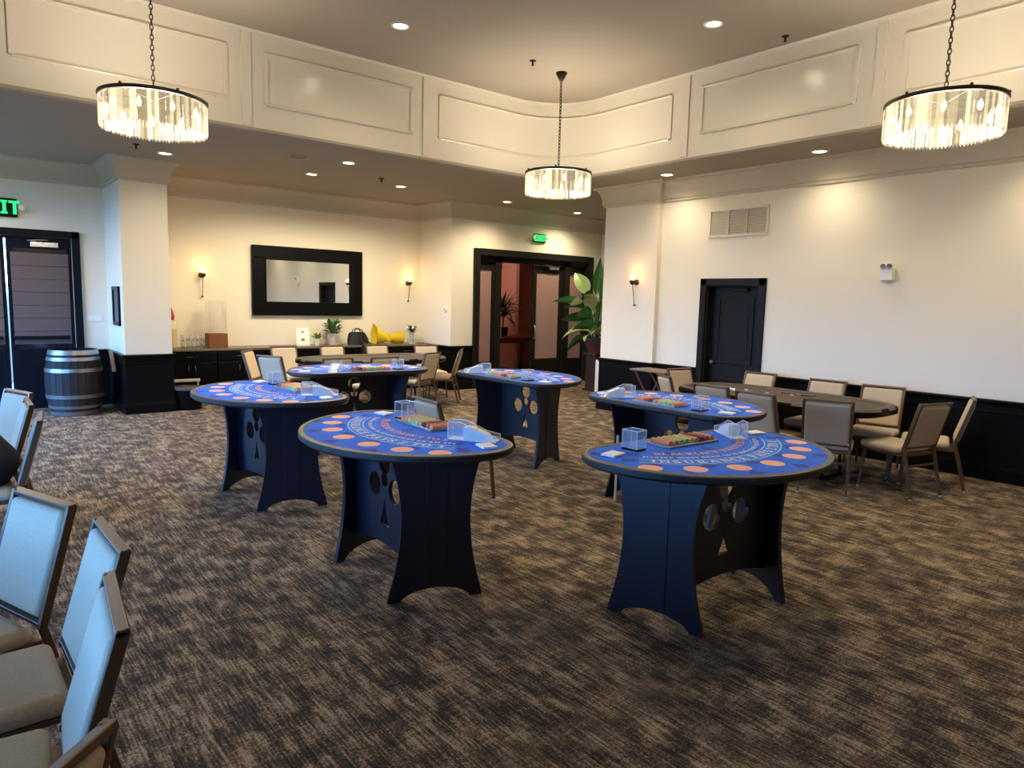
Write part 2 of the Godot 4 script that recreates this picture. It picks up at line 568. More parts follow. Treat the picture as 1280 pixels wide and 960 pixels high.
func shell() -> void:
	# floor
	var st := mb()
	var s := 1.0 / 4.2
	for q in [[XL, ZB - 3.2], [12.0, ZB - 3.2], [12.0, ZR], [XL, ZB - 3.2], [12.0, ZR], [XL, ZR]]:
		st.set_uv(Vector2(q[0], q[1]) * s)
		st.set_normal(Vector3.UP)
		st.add_vertex(Vector3(q[0], 0, q[1]))
	structure("floor", st, M.carpet, "distressed brown and grey streaked carpet")
	wall_box("floor", Vector3(XL - 0.2, -0.2, ZB - 3.4), Vector3(12.2, -0.004, ZR + 0.2), M.oak)

	# ceilings
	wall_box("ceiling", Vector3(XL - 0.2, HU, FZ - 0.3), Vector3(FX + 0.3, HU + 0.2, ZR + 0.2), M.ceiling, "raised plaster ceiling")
	st = mb()
	var back := PackedVector2Array([Vector2(XL - 0.2, ZB - 0.2), Vector2(12.0, ZB - 0.2), Vector2(12.0, ZR + 0.2), Vector2(FX + 0.12, ZR + 0.2)])
	var fp := frieze_path()
	for i in range(fp.size() - 2, 0, -1):
		back.append(fp[i] + Vector2(0.06, -0.06))
	back.append(Vector2(XL - 0.2, FZ - 0.06))
	prism(st, back, -HL - 0.18, -HL, Transform3D(Basis(Vector3(1, 0, 0), Vector3(0, 0, 1), Vector3(0, -1, 0)), Vector3.ZERO))
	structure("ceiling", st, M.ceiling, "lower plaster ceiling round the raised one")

	# frieze with its panels
	var fr := structure_root("wall_frieze", "cream panelled frieze between the two ceilings")
	st = mb()
	sweep(st, fp, [Vector2(0, HL), Vector2(0, HU), Vector2(-0.12, HU), Vector2(-0.12, HL)], true, true)
	part("face", st, M.frieze, fr)
	st = mb()
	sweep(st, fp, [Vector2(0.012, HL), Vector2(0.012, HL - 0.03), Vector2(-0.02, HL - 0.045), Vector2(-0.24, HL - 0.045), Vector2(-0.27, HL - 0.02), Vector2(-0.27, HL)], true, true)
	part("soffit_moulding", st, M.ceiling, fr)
	st = mb()
	sweep(st, fp, [Vector2(0, HU - 0.03), Vector2(0.02, HU - 0.03), Vector2(0.03, HU), Vector2(0, HU)], true, true)
	part("top_moulding", st, M.frieze, fr)
	for x in [0.37, 2.62, 4.86]:
		st = mb()
		bx(st, Vector3(x - 0.05, HL + 0.02, FZ), Vector3(x + 0.05, HU, FZ + 0.018))
		part("strip", st, M.frieze, fr)
	for z in [-5.56, -3.27, -1.02, 1.22]:
		st = mb()
		bx(st, Vector3(FX - 0.018, HL + 0.02, z - 0.05), Vector3(FX, HU, z + 0.05))
		part("strip", st, M.frieze, fr)
	for q in [[-1.67, 0.16], [0.577, 2.41], [2.83, 4.65]]:
		panel_moulding(fr, [Vector2(q[0], FZ), Vector2(q[1], FZ)])
	for q in [[-5.33, -3.5], [-3.04, -1.25], [-0.8, 0.99]]:
		panel_moulding(fr, [Vector2(FX, q[0]), Vector2(FX, q[1])])
	var cp := [Vector2(5.07, FZ)]
	for i in range(1, fp.size() - 1): cp.append(fp[i])
	cp.append(Vector2(FX, -5.79))
	panel_moulding(fr, cp)

	# walls (thickness outwards)
	var t := 0.2
	# back wall with the exit doors: opening x -0.14 .. 1.47, top 2.44
	wall_box("wall_back", Vector3(XL - t, 0, ZB - t), Vector3(-0.1, HL, ZB), M.wall)
	wall_box("wall_back", Vector3(-0.1, 2.44, ZB - t), Vector3(1.47, HL, ZB), M.wall)
	wall_box("wall_back", Vector3(1.47, 0, ZB - t), Vector3(7.35, HL, ZB), M.wall)
	wall_box("wall_pier", Vector3(1.9, 0, ZB), Vector3(2.5, HL, -10.82), M.wall)
	# return and wall with the double doors: opening x 7.98 .. 10.92, top 2.58
	wall_box("wall_return", Vector3(7.35, 0, ZB), Vector3(7.55, HL, -10.9), M.wall)
	wall_box("wall_doors", Vector3(7.55, 0, -11.1), Vector3(7.98, HL, -10.9), M.wall)
	wall_box("wall_doors", Vector3(7.98, 2.58, -11.1), Vector3(10.92, HL, -10.9), M.wall)
	wall_box("wall_doors", Vector3(10.92, 0, -11.1), Vector3(12.2, HL, -10.9), M.wall)
	wall_box("wall_alcove", Vector3(11.3, 0, -10.9), Vector3(11.5, HL, -7.64), M.wall)
	# right wall: pier, then the wall with the service door (opening z -5.92 .. -5.11, top 2.0)
	wall_box("wall_right_pier", Vector3(8.21, 0, -7.84), Vector3(11.3, HL, -6.77), M.wall)
	wall_box("wall_right", Vector3(XW, 0, -6.77), Vector3(XW + t, HL, -5.92), M.wall)
	wall_box("wall_right", Vector3(XW, 2.0, -5.92), Vector3(XW + t, HL, -5.11), M.wall)
	wall_box("wall_right", Vector3(XW, 0, -5.11), Vector3(XW + t, HL, ZR + t), M.wall)
	# wall behind the camera, with the dark door that the mirror shows
	wall_box("wall_front", Vector3(XL - t, 0, ZR), Vector3(5.75, HU, ZR + t), M.wall)
	wall_box("wall_front", Vector3(5.75, 2.2, ZR), Vector3(6.55, HU, ZR + t), M.wall)
	wall_box("wall_front", Vector3(6.55, 0, ZR), Vector3(XW + t, HU, ZR + t), M.wall)
	st = mb()
	bx(st, Vector3(5.75, 0, ZR + 0.05), Vector3(6.55, 2.2, ZR + 0.1))
	structure("door_4", st, M.door)
	# window wall
	var zz := ZB - t
	for w in 3:
		var z0: float = [-11.8, -7.4, -4.0][w]
		var z1: float = [-9.0, -5.6, -1.5][w]
		var sill: float = [0.05, 0.5, 0.5][w]
		var head: float = [3.3, 2.1, 2.1][w]
		wall_box("wall_left", Vector3(XL - t, 0, zz), Vector3(XL, HU, z0), M.wall)
		wall_box("wall_left", Vector3(XL - t, 0, z0), Vector3(XL, sill, z1), M.wall)
		wall_box("wall_left", Vector3(XL - t, head, z0), Vector3(XL, HU, z1), M.wall)
		var wr := structure_root("window_%d" % (w + 1))
		var f := mb()
		for q in [[z0, z0 + 0.06], [z1 - 0.06, z1], [(z0 + z1) / 2 - 0.025, (z0 + z1) / 2 + 0.025]]:
			bx(f, Vector3(XL - 0.12, sill, q[0]), Vector3(XL - 0.06, head, q[1]))
		for q in [[sill, sill + 0.06], [head - 0.06, head]]:
			bx(f, Vector3(XL - 0.12, q[0], z0), Vector3(XL - 0.06, q[1], z1))
		part("window_frame", f, M.black, wr)
		for q in [[z0 + 0.06, (z0 + z1) / 2 - 0.025], [(z0 + z1) / 2 + 0.025, z1 - 0.06]]:
			var g := mb()
			bx(g, Vector3(XL - 0.093, sill + 0.06, q[0]), Vector3(XL - 0.087, head - 0.06, q[1]))
			part("pane", g, M.glass, wr)
		zz = z1
	wall_box("wall_left", Vector3(XL - t, 0, zz), Vector3(XL, HU, ZR + t), M.wall)

	# mouldings along the walls
	var run := [Vector2(XL, ZB), Vector2(1.9, ZB), Vector2(1.9, -10.82), Vector2(2.5, -10.82), Vector2(2.5, ZB), Vector2(7.35, ZB), Vector2(7.35, -10.9), Vector2(11.3, -10.9), Vector2(11.3, -7.84), Vector2(8.21, -7.84), Vector2(8.21, -6.77), Vector2(XW, -6.77), Vector2(XW, ZR)]
	var crown := [Vector2(0, 3.2), Vector2(0.025, 3.2), Vector2(0.03, 3.235), Vector2(0.045, 3.24)]
	for i in 7:
		var a := PI * 0.5 * i / 6.0
		crown.append(Vector2(0.045 + 0.095 * (1 - cos(a)), 3.245 + 0.225 * sin(a)))
	crown.append_array([Vector2(0.15, 3.472), Vector2(0.155, 3.5), Vector2(0, 3.5)])
	st = mb()
	sweep(st, run, crown)
	structure("trim_1", st, mat(rgb(196, 186, 166), 0.6), "cream crown moulding")
	var runs := [
		[Vector2(XL, ZB), Vector2(-0.2, ZB)],
		[Vector2(1.57, ZB), Vector2(1.9, ZB), Vector2(1.9, -10.82), Vector2(2.5, -10.82), Vector2(2.5, ZB), Vector2(7.35, ZB), Vector2(7.35, -10.9), Vector2(7.86, -10.9)],
		[Vector2(11.04, -10.9), Vector2(11.3, -10.9), Vector2(11.3, -7.84), Vector2(8.21, -7.84), Vector2(8.21, -6.77), Vector2(XW, -6.77), Vector2(XW, -6.02)],
		[Vector2(XW, -5.01), Vector2(XW, ZR)]]
	for r in runs:
		st = mb()
		sweep(st, r, [Vector2(0, 0), Vector2(0.012, 0), Vector2(0.012, 0.79), Vector2(0, 0.79)])
		structure("trim_2", st, M.dado, "black painted dado panel")
		st = mb()
		sweep(st, r, [Vector2(0, 0.775), Vector2(0.02, 0.775), Vector2(0.024, 0.795), Vector2(0.036, 0.8), Vector2(0.046, 0.815), Vector2(0.046, 0.825), Vector2(0.036, 0.838), Vector2(0, 0.838)])
		structure("trim_3", st, M.black, "glossy black chair rail")
		st = mb()
		sweep(st, r, [Vector2(0, 0), Vector2(0.03, 0), Vector2(0.03, 0.125), Vector2(0.024, 0.14), Vector2(0.02, 0.155), Vector2(0, 0.165)])
		structure("baseboard_back" if r[0].y < -10 else "baseboard_right", st, M.black)
	# upper line of the dado panels
	for r in runs:
		st = mb()
		sweep(st, r, [Vector2(0.0, 0.700), Vector2(0.018, 0.700), Vector2(0.02, 0.708), Vector2(0.018, 0.716), Vector2(0.0, 0.716)])
		structure("trim_4", st, M.black, "thin black moulding on the dado")

func doors() -> void:
	# ---- exit doors (left): two leaves with a sliver of daylight between them
	var d := structure_root("door_1", "dark blue exit doors with brown fabric shades")
	var st := mb()
	rbox(st, Vector3(1.52, 1.27, ZB + 0.02), Vector3(0.1, 2.54, 0.06), 0.008)
	rbox(st, Vector3(-0.15, 1.27, ZB + 0.02), Vector3(0.1, 2.54, 0.06), 0.008)
	rbox(st, Vector3(0.685, 2.49, ZB + 0.02), Vector3(1.77, 0.1, 0.06), 0.008)
	part("casing", st, M.exit_door, d)
	st = mb()
	bx(st, Vector3(-0.13, 0, ZB - 0.2), Vector3(-0.07, 2.46, ZB - 0.09))
	bx(st, Vector3(1.44, 0, ZB - 0.2), Vector3(1.5, 2.46, ZB - 0.09))
	bx(st, Vector3(-0.13, 2.41, ZB - 0.2), Vector3(1.5, 2.46, ZB - 0.09))
	bx(st, Vector3(-0.13, 0, ZB - 0.2), Vector3(1.5, 0.012, ZB))
	part("stop", st, M.exit_door, d)
	for side in [-1, 1]:
		var x0 := 0.694 if side == 1 else -0.1
		var x1 := 1.47 if side == 1 else 0.674
		st = mb()
		for q in [[x0, x0 + 0.075], [x1 - 0.075, x1]]:
			rbox(st, Vector3((q[0] + q[1]) / 2, 1.22, ZB - 0.06), Vector3(q[1] - q[0], 2.43, 0.045), 0.004)
		for q in [[0.01, 0.86], [2.28, 2.43]]:
			rbox(st, Vector3((x0 + x1) / 2, (q[0] + q[1]) / 2, ZB - 0.06), Vector3(x1 - x0 - 0.15, q[1] - q[0], 0.045), 0.004)
		var leaf := part("leaf", st, M.exit_door, d)
		st = mb()
		bx(st, Vector3(x0 + 0.075, 0.86, ZB - 0.066), Vector3(x1 - 0.075, 2.28, ZB - 0.058))
		part("pane", st, mat(rgb(30, 30, 34), 0.15), leaf)
		for k in 7:
			st = mb()
			var y := 0.92 + k * 0.185
			rbox(st, Vector3((x0 + x1) / 2, y + 0.095, ZB - 0.032 + 0.004 * (k % 2)), Vector3(x1 - x0 - 0.09, 0.182, 0.012), 0.005, 1, Basis(Vector3.RIGHT, 0.09))
			part("shade_fold", st, M.shade, leaf)
		st = mb()
		rbox(st, Vector3((x0 + x1) / 2 + 0.06, 2.335, ZB - 0.01), Vector3(0.33, 0.075, 0.05), 0.006)
		part("door_closer", st, M.chrome, leaf)
		st = mb()
		bar(st, Vector3((x0 + x1) / 2 - 0.14, 2.385, ZB - 0.0), Vector3((x0 + x1) / 2 + 0.1, 2.40, ZB + 0.05), 0.02, 0.012)
		part("closer_arm", st, M.chrome, leaf)
		st = mb()
		rbox(st, Vector3((x0 + x1) / 2 - 0.02, 1.02, ZB + 0.0), Vector3(x1 - x0 - 0.1, 0.05, 0.04), 0.01)
		part("push_bar", st, M.exit_door, leaf)
	# ---- double doors in the middle, left leaf standing open
	d = structure_root("door_2", "black double doors with sidelights under the exit sign")
	var z := -10.88
	st = mb()
	rbox(st, Vector3(7.92, 1.345, z), Vector3(0.13, 2.69, 0.07), 0.008)
	rbox(st, Vector3(10.98, 1.345, z), Vector3(0.13, 2.69, 0.07), 0.008)
	rbox(st, Vector3(9.45, 2.63, z), Vector3(2.93, 0.13, 0.07), 0.008)
	part("casing", st, M.door, d)
	st = mb()
	bx(st, Vector3(8.42, 0, -11.08), Vector3(8.56, 2.57, -10.93))
	bx(st, Vector3(10.27, 0, -11.08), Vector3(10.41, 2.57, -10.93))
	bx(st, Vector3(7.985, 2.46, -11.08), Vector3(10.915, 2.57, -10.93))
	bx(st, Vector3(7.96, 0, -11.1), Vector3(7.99, 2.6, -10.89))
	bx(st, Vector3(10.9, 0, -11.1), Vector3(10.93, 2.6, -10.89))
	part("mullions", st, M.door, d)
	for q in [[7.985, 8.42], [10.41, 10.915]]:
		st = mb()
		var a: float = q[0]
		var b: float = q[1]
		bx(st, Vector3(a, 0, -11.03), Vector3(b, 0.5, -10.98))
		bx(st, Vector3(a, 2.3, -11.03), Vector3(b, 2.46, -10.98))
		bx(st, Vector3(a, 0.5, -11.03), Vector3(a + 0.06, 2.3, -10.98))
		bx(st, Vector3(b - 0.06, 0.5, -11.03), Vector3(b, 2.3, -10.98))
		var sl := part("sidelight", st, M.door, d)
		st = mb()
		bx(st, Vector3(a + 0.06, 0.5, -11.01), Vector3(b - 0.06, 2.3, -11.0))
		part("shade", st, M.shade_pink, sl)
	for open in [true, false]:
		var root := Node3D.new()
		root.name = "leaf"
		d.add_child(root, true)
		var w := 0.85
		st = mb()
		rbox(st, Vector3(0.055, 1.23, 0), Vector3(0.11, 2.43, 0.045), 0.004)
		rbox(st, Vector3(w - 0.055, 1.23, 0), Vector3(0.11, 2.43, 0.045), 0.004)
		rbox(st, Vector3(w / 2, 2.37, 0), Vector3(w - 0.2, 0.15, 0.045), 0.004)
		rbox(st, Vector3(w / 2, 0.27, 0), Vector3(w - 0.2, 0.5, 0.045), 0.004)
		part("stiles", st, M.door, root)
		st = mb()
		bx(st, Vector3(0.11, 0.52, -0.008), Vector3(w - 0.11, 2.295, 0.008))
		part("shade", st, M.shade_pink, root)
		st = mb()
		rbox(st, Vector3(w - 0.3, 2.4, 0.05), Vector3(0.26, 0.06, 0.05), 0.006)
		bar(st, Vector3(w - 0.3, 2.43, 0.05), Vector3(w - 0.55, 2.46, 0.1), 0.02, 0.012)
		part("door_closer", st, M.steel, root)
		st = mb()
		tube(st, [Vector3(0.06, 0.95, 0.03), Vector3(0.06, 0.97, 0.07), Vector3(0.06, 1.2, 0.07), Vector3(0.06, 1.22, 0.03)], 0.012)
		part("pull_handle", st, M.steel, root)
		if open:
			root.transform = Transform3D(Basis(Vector3.UP, deg_to_rad(52)), Vector3(8.57, 0, -11.04))
		else:
			root.transform = Transform3D(Basis.IDENTITY, Vector3(9.415, 0, -11.0))
	# ---- service door on the right
	d = structure_root("door_3", "black panelled service door on the right wall")
	st = mb()
	rbox(st, Vector3(XW - 0.005, 1.045, -5.06), Vector3(0.05, 2.09, 0.1), 0.008)
	rbox(st, Vector3(XW - 0.005, 1.045, -5.97), Vector3(0.05, 2.09, 0.1), 0.008)
	rbox(st, Vector3(XW - 0.005, 2.04, -5.515), Vector3(0.05, 0.1, 1.01), 0.008)
	part("casing", st, M.door, d)
	st = mb()
	bx(st, Vector3(XW + 0.0, 0, -5.92), Vector3(XW + 0.2, 2.0, -5.9))
	bx(st, Vector3(XW + 0.0, 0, -5.13), Vector3(XW + 0.2, 2.0, -5.11))
	bx(st, Vector3(XW + 0.0, 1.98, -5.9), Vector3(XW + 0.2, 2.0, -5.13))
	part("jamb", st, M.door, d)
	st = mb()
	bx(st, Vector3(XW + 0.12, 0, -5.9), Vector3(XW + 0.165, 1.98, -5.13))
	var leaf3 := part("leaf", st, M.door, d)
	for q in [[0.2, 0.72], [0.92, 1.84]]:
		st = mb()
		for e in [[q[0], q[0] + 0.03], [q[1] - 0.03, q[1]]]:
			rbox(st, Vector3(XW + 0.115, (e[0] + e[1]) / 2, -5.515), Vector3(0.02, 0.03, 0.53), 0.006)
		for e in [-5.78, -5.25]:
			rbox(st, Vector3(XW + 0.115, (q[0] + q[1]) / 2, e), Vector3(0.02, q[1] - q[0], 0.03), 0.006)
		rbox(st, Vector3(XW + 0.12, (q[0] + q[1]) / 2, -5.515), Vector3(0.014, q[1] - q[0] - 0.14, 0.4), 0.006)
		part("raised_panel", st, M.door, leaf3)
	st = mb()
	ellipsoid(st, Vector3(XW + 0.07, 0.93, -5.83), Vector3(0.028, 0.028, 0.028))
	bx(st, Vector3(XW + 0.07, 0.92, -5.84), Vector3(XW + 0.12, 0.94, -5.82))
	part("door_knob", st, M.steel, leaf3)
	st = mb()
	rbox(st, Vector3(XW + 0.1, 1.94, -5.45), Vector3(0.05, 0.05, 0.24), 0.006)
	part("door_closer", st, M.door, leaf3)

# ------------------------------------------------------------------ downlights, sprinklers
func downlight(at: Vector3, label: String, energy: float, angle: float, tint := Color(1.0, 0.93, 0.79)) -> void:
	var t := thing("recessed_downlight", label, "ceiling light", at, 0.0, "recessed ceiling downlights")
	var st := mb()
	lathe(st, [Vector2(0.098, 0.0), Vector2(0.098, -0.012), Vector2(0.08, -0.016), Vector2(0.068, -0.006)], 24)
	part("trim_ring", st, M.white, t)
	st = mb()
	lathe(st, [Vector2(0.0, -0.007), Vector2(0.07, -0.007)], 20)
	part("lamp", st, M.down, t)
	var l := SpotLight3D.new()
	l.name = "lamp_light"
	t.add_child(l)
	l.position = Vector3(0, -0.03, 0)
	l.rotation.x = -PI / 2
	l.light_color = tint
	l.light_energy = energy
	l.spot_angle = angle
	l.spot_angle_attenuation = 0.95 if angle < 75.0 or at.y > 4.0 else 0.5
	l.spot_range = 14.0
	l.spot_attenuation = 2.0
	l.light_size = 0.07
	l.shadow_enabled = true

func ceiling_fittings() -> void:
	var e := 1.2
	for q in [
		[Vector3(2.32, HL, -10.08), "recessed downlight on the lower ceiling in front of the white pier", 0.8],
		[Vector3(4.31, HL, -10.1), "recessed downlight on the lower ceiling left of the mirror's middle", 5.6],
		[Vector3(4.31, HL, -8.88), "recessed downlight nearest the left frieze, on the lower ceiling", 3.4],
		[Vector3(5.81, HL, -10.1), "recessed downlight on the lower ceiling right of the mirror", 5.2],
		[Vector3(8.04, HL, -10.15), "recessed downlight above the left half of the double doors", 4.0],
		[Vector3(9.96, HL, -10.3), "recessed downlight above the right half of the double doors", 4.0],
		[Vector3(7.84, HL, -6.36), "recessed downlight beside the flared pier on the right", e],
		[Vector3(7.84, HL, -4.19), "recessed downlight washing the bare right wall", e]]:
		downlight(q[0], q[1], q[2], 82.0 if q[2] > 4.1 or q[2] == 3.4 else 72.0)
	downlight(Vector3(-0.35, HL, -10.1), "added downlight left of the frame, brightening the exit doors", 6.5, 80.0)  # unseen lamp, added to brighten the exit doors
	downlight(Vector3(7.84, HL, -2.02), "recessed downlight over the right wall outside the frame", e, 62.0)
	downlight(Vector3(7.84, HL, 0.2), "recessed downlight over the right wall far behind the frame", e, 62.0)
	for q in [
		[Vector3(3.80, HU, -6.64), "recessed downlight on the raised ceiling, left of the middle chandelier"],
		[Vector3(6.08, HU, -4.45), "recessed downlight on the raised ceiling, right of the middle chandelier"],
		[Vector3(3.8, HU, -2.3), "recessed downlight on the raised ceiling above the frame"],
		[Vector3(1.5, HU, -4.45), "recessed downlight on the raised ceiling above the left frame edge"]]:
		downlight(q[0], q[1], 1.7, 80.0)
	for q in [[Vector3(5.48, HU, -6.5), "sprinkler head on the raised ceiling beside the middle chandelier"], [Vector3(5.23, HL, -9.68), "sprinkler head on the lower ceiling among the downlights"],
		[Vector3(1.92, HL, -9.75), "sprinkler head on the lower ceiling under the left chandelier"], [Vector3(6.9, HU, -4.15), "small hook-like sprinkler by the top of the right frieze"]]:
		var t := thing("sprinkler", q[1], "sprinkler", q[0])
		var st := mb()
		lathe(st, [Vector2(0.0, -0.001), Vector2(0.04, -0.002), Vector2(0.035, -0.01), Vector2(0.012, -0.014), Vector2(0.012, -0.05), Vector2(0.0, -0.05)], 14)
		part("escutcheon", st, M.bronze, t)
		st = mb()
		lathe(st, [Vector2(0.0, -0.05), Vector2(0.022, -0.055), Vector2(0.0, -0.058)], 12)
		part("deflector", st, M.bronze, t)
	var sp := thing("ceiling_speaker", "flat round ceiling speaker on the lower ceiling near the left frieze", "speaker", Vector3(3.66, HL, -9.0))
	var st2 := mb()
	lathe(st2, [Vector2(0.11, 0.0), Vector2(0.11, -0.008), Vector2(0.095, -0.01)], 24)
	part("ring", st2, M.ceiling, sp)
	st2 = mb()
	lathe(st2, [Vector2(0.0, -0.009), Vector2(0.096, -0.007)], 24)
	part("grille", st2, mat(rgb(150, 138, 122), 0.8), sp)

# ------------------------------------------------------------------ chandeliers
func chandeliers() -> void:
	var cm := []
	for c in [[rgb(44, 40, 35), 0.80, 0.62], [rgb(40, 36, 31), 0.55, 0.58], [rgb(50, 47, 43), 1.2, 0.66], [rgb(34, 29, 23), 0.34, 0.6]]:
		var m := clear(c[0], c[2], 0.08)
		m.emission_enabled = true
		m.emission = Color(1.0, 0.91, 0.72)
		m.emission_energy_multiplier = c[1]  # bulb light caught in the glass, put in as crystal emission
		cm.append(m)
	# one crystal: a three-sided bar with pointed ends
	var crystal := mb()
	var sec := [Vector2(-0.0135, -0.004), Vector2(0.0, 0.011), Vector2(0.0135, -0.004), Vector2(0.0, -0.009)]
	for i in 4:
		var p: Vector2 = sec[i]
		var q: Vector2 = sec[(i + 1) % 4]
		quad(crystal, Vector3(p.x, 0, p.y), Vector3(q.x, 0, q.y), Vector3(q.x, -0.215, q.y), Vector3(p.x, -0.215, p.y))
		tri(crystal, Vector3(p.x, -0.215, p.y), Vector3(q.x, -0.215, q.y), Vector3(0, -0.24, 0))
		tri(crystal, Vector3(q.x, 0, q.y), Vector3(p.x, 0, p.y), Vector3(0, 0.012, 0))
	var cmesh := crystal.commit()
	var R := 0.405
	var yt := 3.285
	var rng := RandomNumberGenerator.new()
	rng.seed = 77
	for q in [[Vector3(1.445, 0, -6.59), "crystal drum chandelier hanging at the left under the frieze"], [Vector3(6.02, 0, -6.59), "crystal drum chandelier hanging in the middle, smallest in view"],
		[Vector3(6.02, 0, -2.25), "crystal drum chandelier hanging at the right, largest in view"]]:
		var t := thing("chandelier", q[1], "chandelier", q[0], 0.0, "crystal drum chandeliers")
		var st := mb()
		lathe(st, [Vector2(R - 0.02, yt), Vector2(R + 0.008, yt), Vector2(R + 0.012, yt + 0.012), Vector2(R + 0.008, yt + 0.028), Vector2(R - 0.02, yt + 0.028), Vector2(R - 0.02, yt)], 56, Vector3.ZERO, Basis.IDENTITY, false)
		for k in 3:
			var a := TAU * k / 6.0 + 0.3
			bar(st, Vector3(cos(a), 0, sin(a)) * R + Vector3(0, yt + 0.014, 0), Vector3(-cos(a), 0, -sin(a)) * R + Vector3(0, yt + 0.014, 0), 0.014, 0.014)
		for k in 6:
			var a := TAU * k / 6.0 + 0.3
			ellipsoid(st, Vector3(cos(a) * R, yt + 0.034, sin(a) * R), Vector3(0.012, 0.014, 0.012), 8, 6)
		part("rim", st, M.bronze, t)
		st = mb()
		lathe(st, [Vector2(0.0, HU), Vector2(0.068, HU), Vector2(0.07, HU - 0.012), Vector2(0.045, HU - 0.06), Vector2(0.02, HU - 0.10), Vector2(0.0, HU - 0.10)], 20)
		part("canopy", st, M.bronze, t)
		st = mb()
		tube(st, [Vector3(0, yt, 0), Vector3(0, yt + 0.1, 0)], 0.011, 8)
		var y := yt + 0.09
		var k2 := 0
		while y < HU - 0.1:
			var ring := []
			for i in 9:
				var a := TAU * i / 8.0
				var v := Vector3(cos(a) * 0.013, sin(a) * 0.027, 0)
				ring.append(Vector3(0, y + 0.02, 0) + (v if k2 % 2 == 0 else Vector3(0, v.y, v.x)))
			tube(st, ring, 0.0045, 5, false)
			y += 0.040
			k2 += 1
		part("chain", st, M.bronze, t)
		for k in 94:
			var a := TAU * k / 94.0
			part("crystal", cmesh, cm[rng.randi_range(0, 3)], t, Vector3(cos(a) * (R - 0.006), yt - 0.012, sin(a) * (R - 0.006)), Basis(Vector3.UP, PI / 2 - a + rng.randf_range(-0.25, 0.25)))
		for k in 9:
			var a := TAU * k / 9.0
			var b := mb()
			var c := Vector3(cos(a) * 0.35, yt - 0.09, sin(a) * 0.35)
			lathe(b, [Vector2(0, -0.04), Vector2(0.014, -0.03), Vector2(0.02, 0.0), Vector2(0.012, 0.03), Vector2(0.0, 0.05)], 10)
			part("bulb", b, M.lamp_warm, t, c)
		for k in 1:
			var l := OmniLight3D.new()
			l.name = "bulb_light"
			t.add_child(l, true)
			l.position = Vector3(0, yt - 0.12, 0)
			l.light_color = Color(1.0, 0.94, 0.84)
			l.light_energy = 2.5
			l.light_size = 0.25
			l.omni_range = 16.0
			l.omni_attenuation = 2.0
			l.shadow_enabled = true

# ------------------------------------------------------------------ blackjack tables
func d_outline(a: float, dep: float, rc: float) -> PackedVector2Array:
	var p := PackedVector2Array()
	for i in 49:
		var t := PI * i / 48.0
		p.append(Vector2(a * cos(t), rc + (dep - rc) * sin(t)))
	for i in range(1, 9):
		var t := PI + PI * 0.5 * i / 8.0
		p.append(Vector2(-a + rc + rc * cos(t), rc + rc * sin(t)))
	for i in 8:
		var t := PI * 1.5 + PI * 0.5 * i / 8.0
		p.append(Vector2(a - rc + rc * cos(t), rc + rc * sin(t)))
	return p

func racetrack(half_long: float, half_wide: float) -> PackedVector2Array:
	var p := PackedVector2Array()
	for i in 56:
		var t := TAU * i / 56.0
		var c := cos(t)
		var s := sin(t)
		p.append(Vector2(signf(c) * pow(absf(c), 0.62) * half_long, signf(s) * pow(absf(s), 0.62) * half_wide))
	return p

# ring round an outline: profile of Vector2(inwards, height)
func ring_profile(st: SurfaceTool, o: PackedVector2Array, prof: Array) -> void:
	var n := o.size()
	var nr := []
	for i in n:
		var d := (o[(i + 1) % n] - o[(i - 1 + n) % n]).normalized()
		nr.append(Vector2(d.y, -d.x))
	for i in n:
		var j := (i + 1) % n
		for k in prof.size() - 1:
			var p: Vector2 = prof[k]
			var q: Vector2 = prof[k + 1]
			var t := (q - p).normalized()
			var sl := Vector2(t.y, t.x)   # outward, up
			if k == 0 and absf(t.y) < 0.3: sl = Vector2(0, 1)
			var a: Vector2 = o[i] - nr[i] * p.x
			var b: Vector2 = o[j] - nr[j] * p.x
			var c: Vector2 = o[j] - nr[j] * q.x
			var e: Vector2 = o[i] - nr[i] * q.x
			var s := -1.0 if (q.y < p.y - 1e-4 or q.x < p.x) else 1.0
			var na := Vector3(nr[i].x * absf(t.y), s * -t.x if absf(t.x) > 1e-4 else 0.0, nr[i].y * absf(t.y))
			var nb := Vector3(nr[j].x * absf(t.y), na.y, nr[j].y * absf(t.y))
			na.y = absf(t.x) if p.y > prof[-1].y + 0.02 else -absf(t.x)
			nb.y = na.y
			quadn(st, Vector3(a.x, p.y, a.y), na.normalized(), Vector3(b.x, p.y, b.y), nb.normalized(), Vector3(c.x, q.y, c.y), nb.normalized(), Vector3(e.x, q.y, e.y), na.normalized())

func inset(o: PackedVector2Array, by: float) -> PackedVector2Array:
	var n := o.size()
	var out := PackedVector2Array()
	for i in n:
		var d := (o[(i + 1) % n] - o[(i - 1 + n) % n]).normalized()
		out.append(o[i] - Vector2(d.y, -d.x) * by)
	return out

func flat_poly(st: SurfaceTool, o: PackedVector2Array, y: float, up := 1.0, uv := false) -> void:
	var idx := Geometry2D.triangulate_polygon(o)
	for i in range(0, idx.size(), 3):
		var v := []
		for k in 3: v.append(o[idx[i + k]])
		var cr: float = (v[1] - v[0]).cross(v[2] - v[0])
		if cr * up < 0.0: v = [v[0], v[2], v[1]]
		for w in v:
			if uv: st.set_uv(Vector2((w.x + 0.8) / 1.6, w.y))
			st.set_normal(Vector3(0, up, 0))
			st.add_vertex(Vector3(w.x, y, w.y))

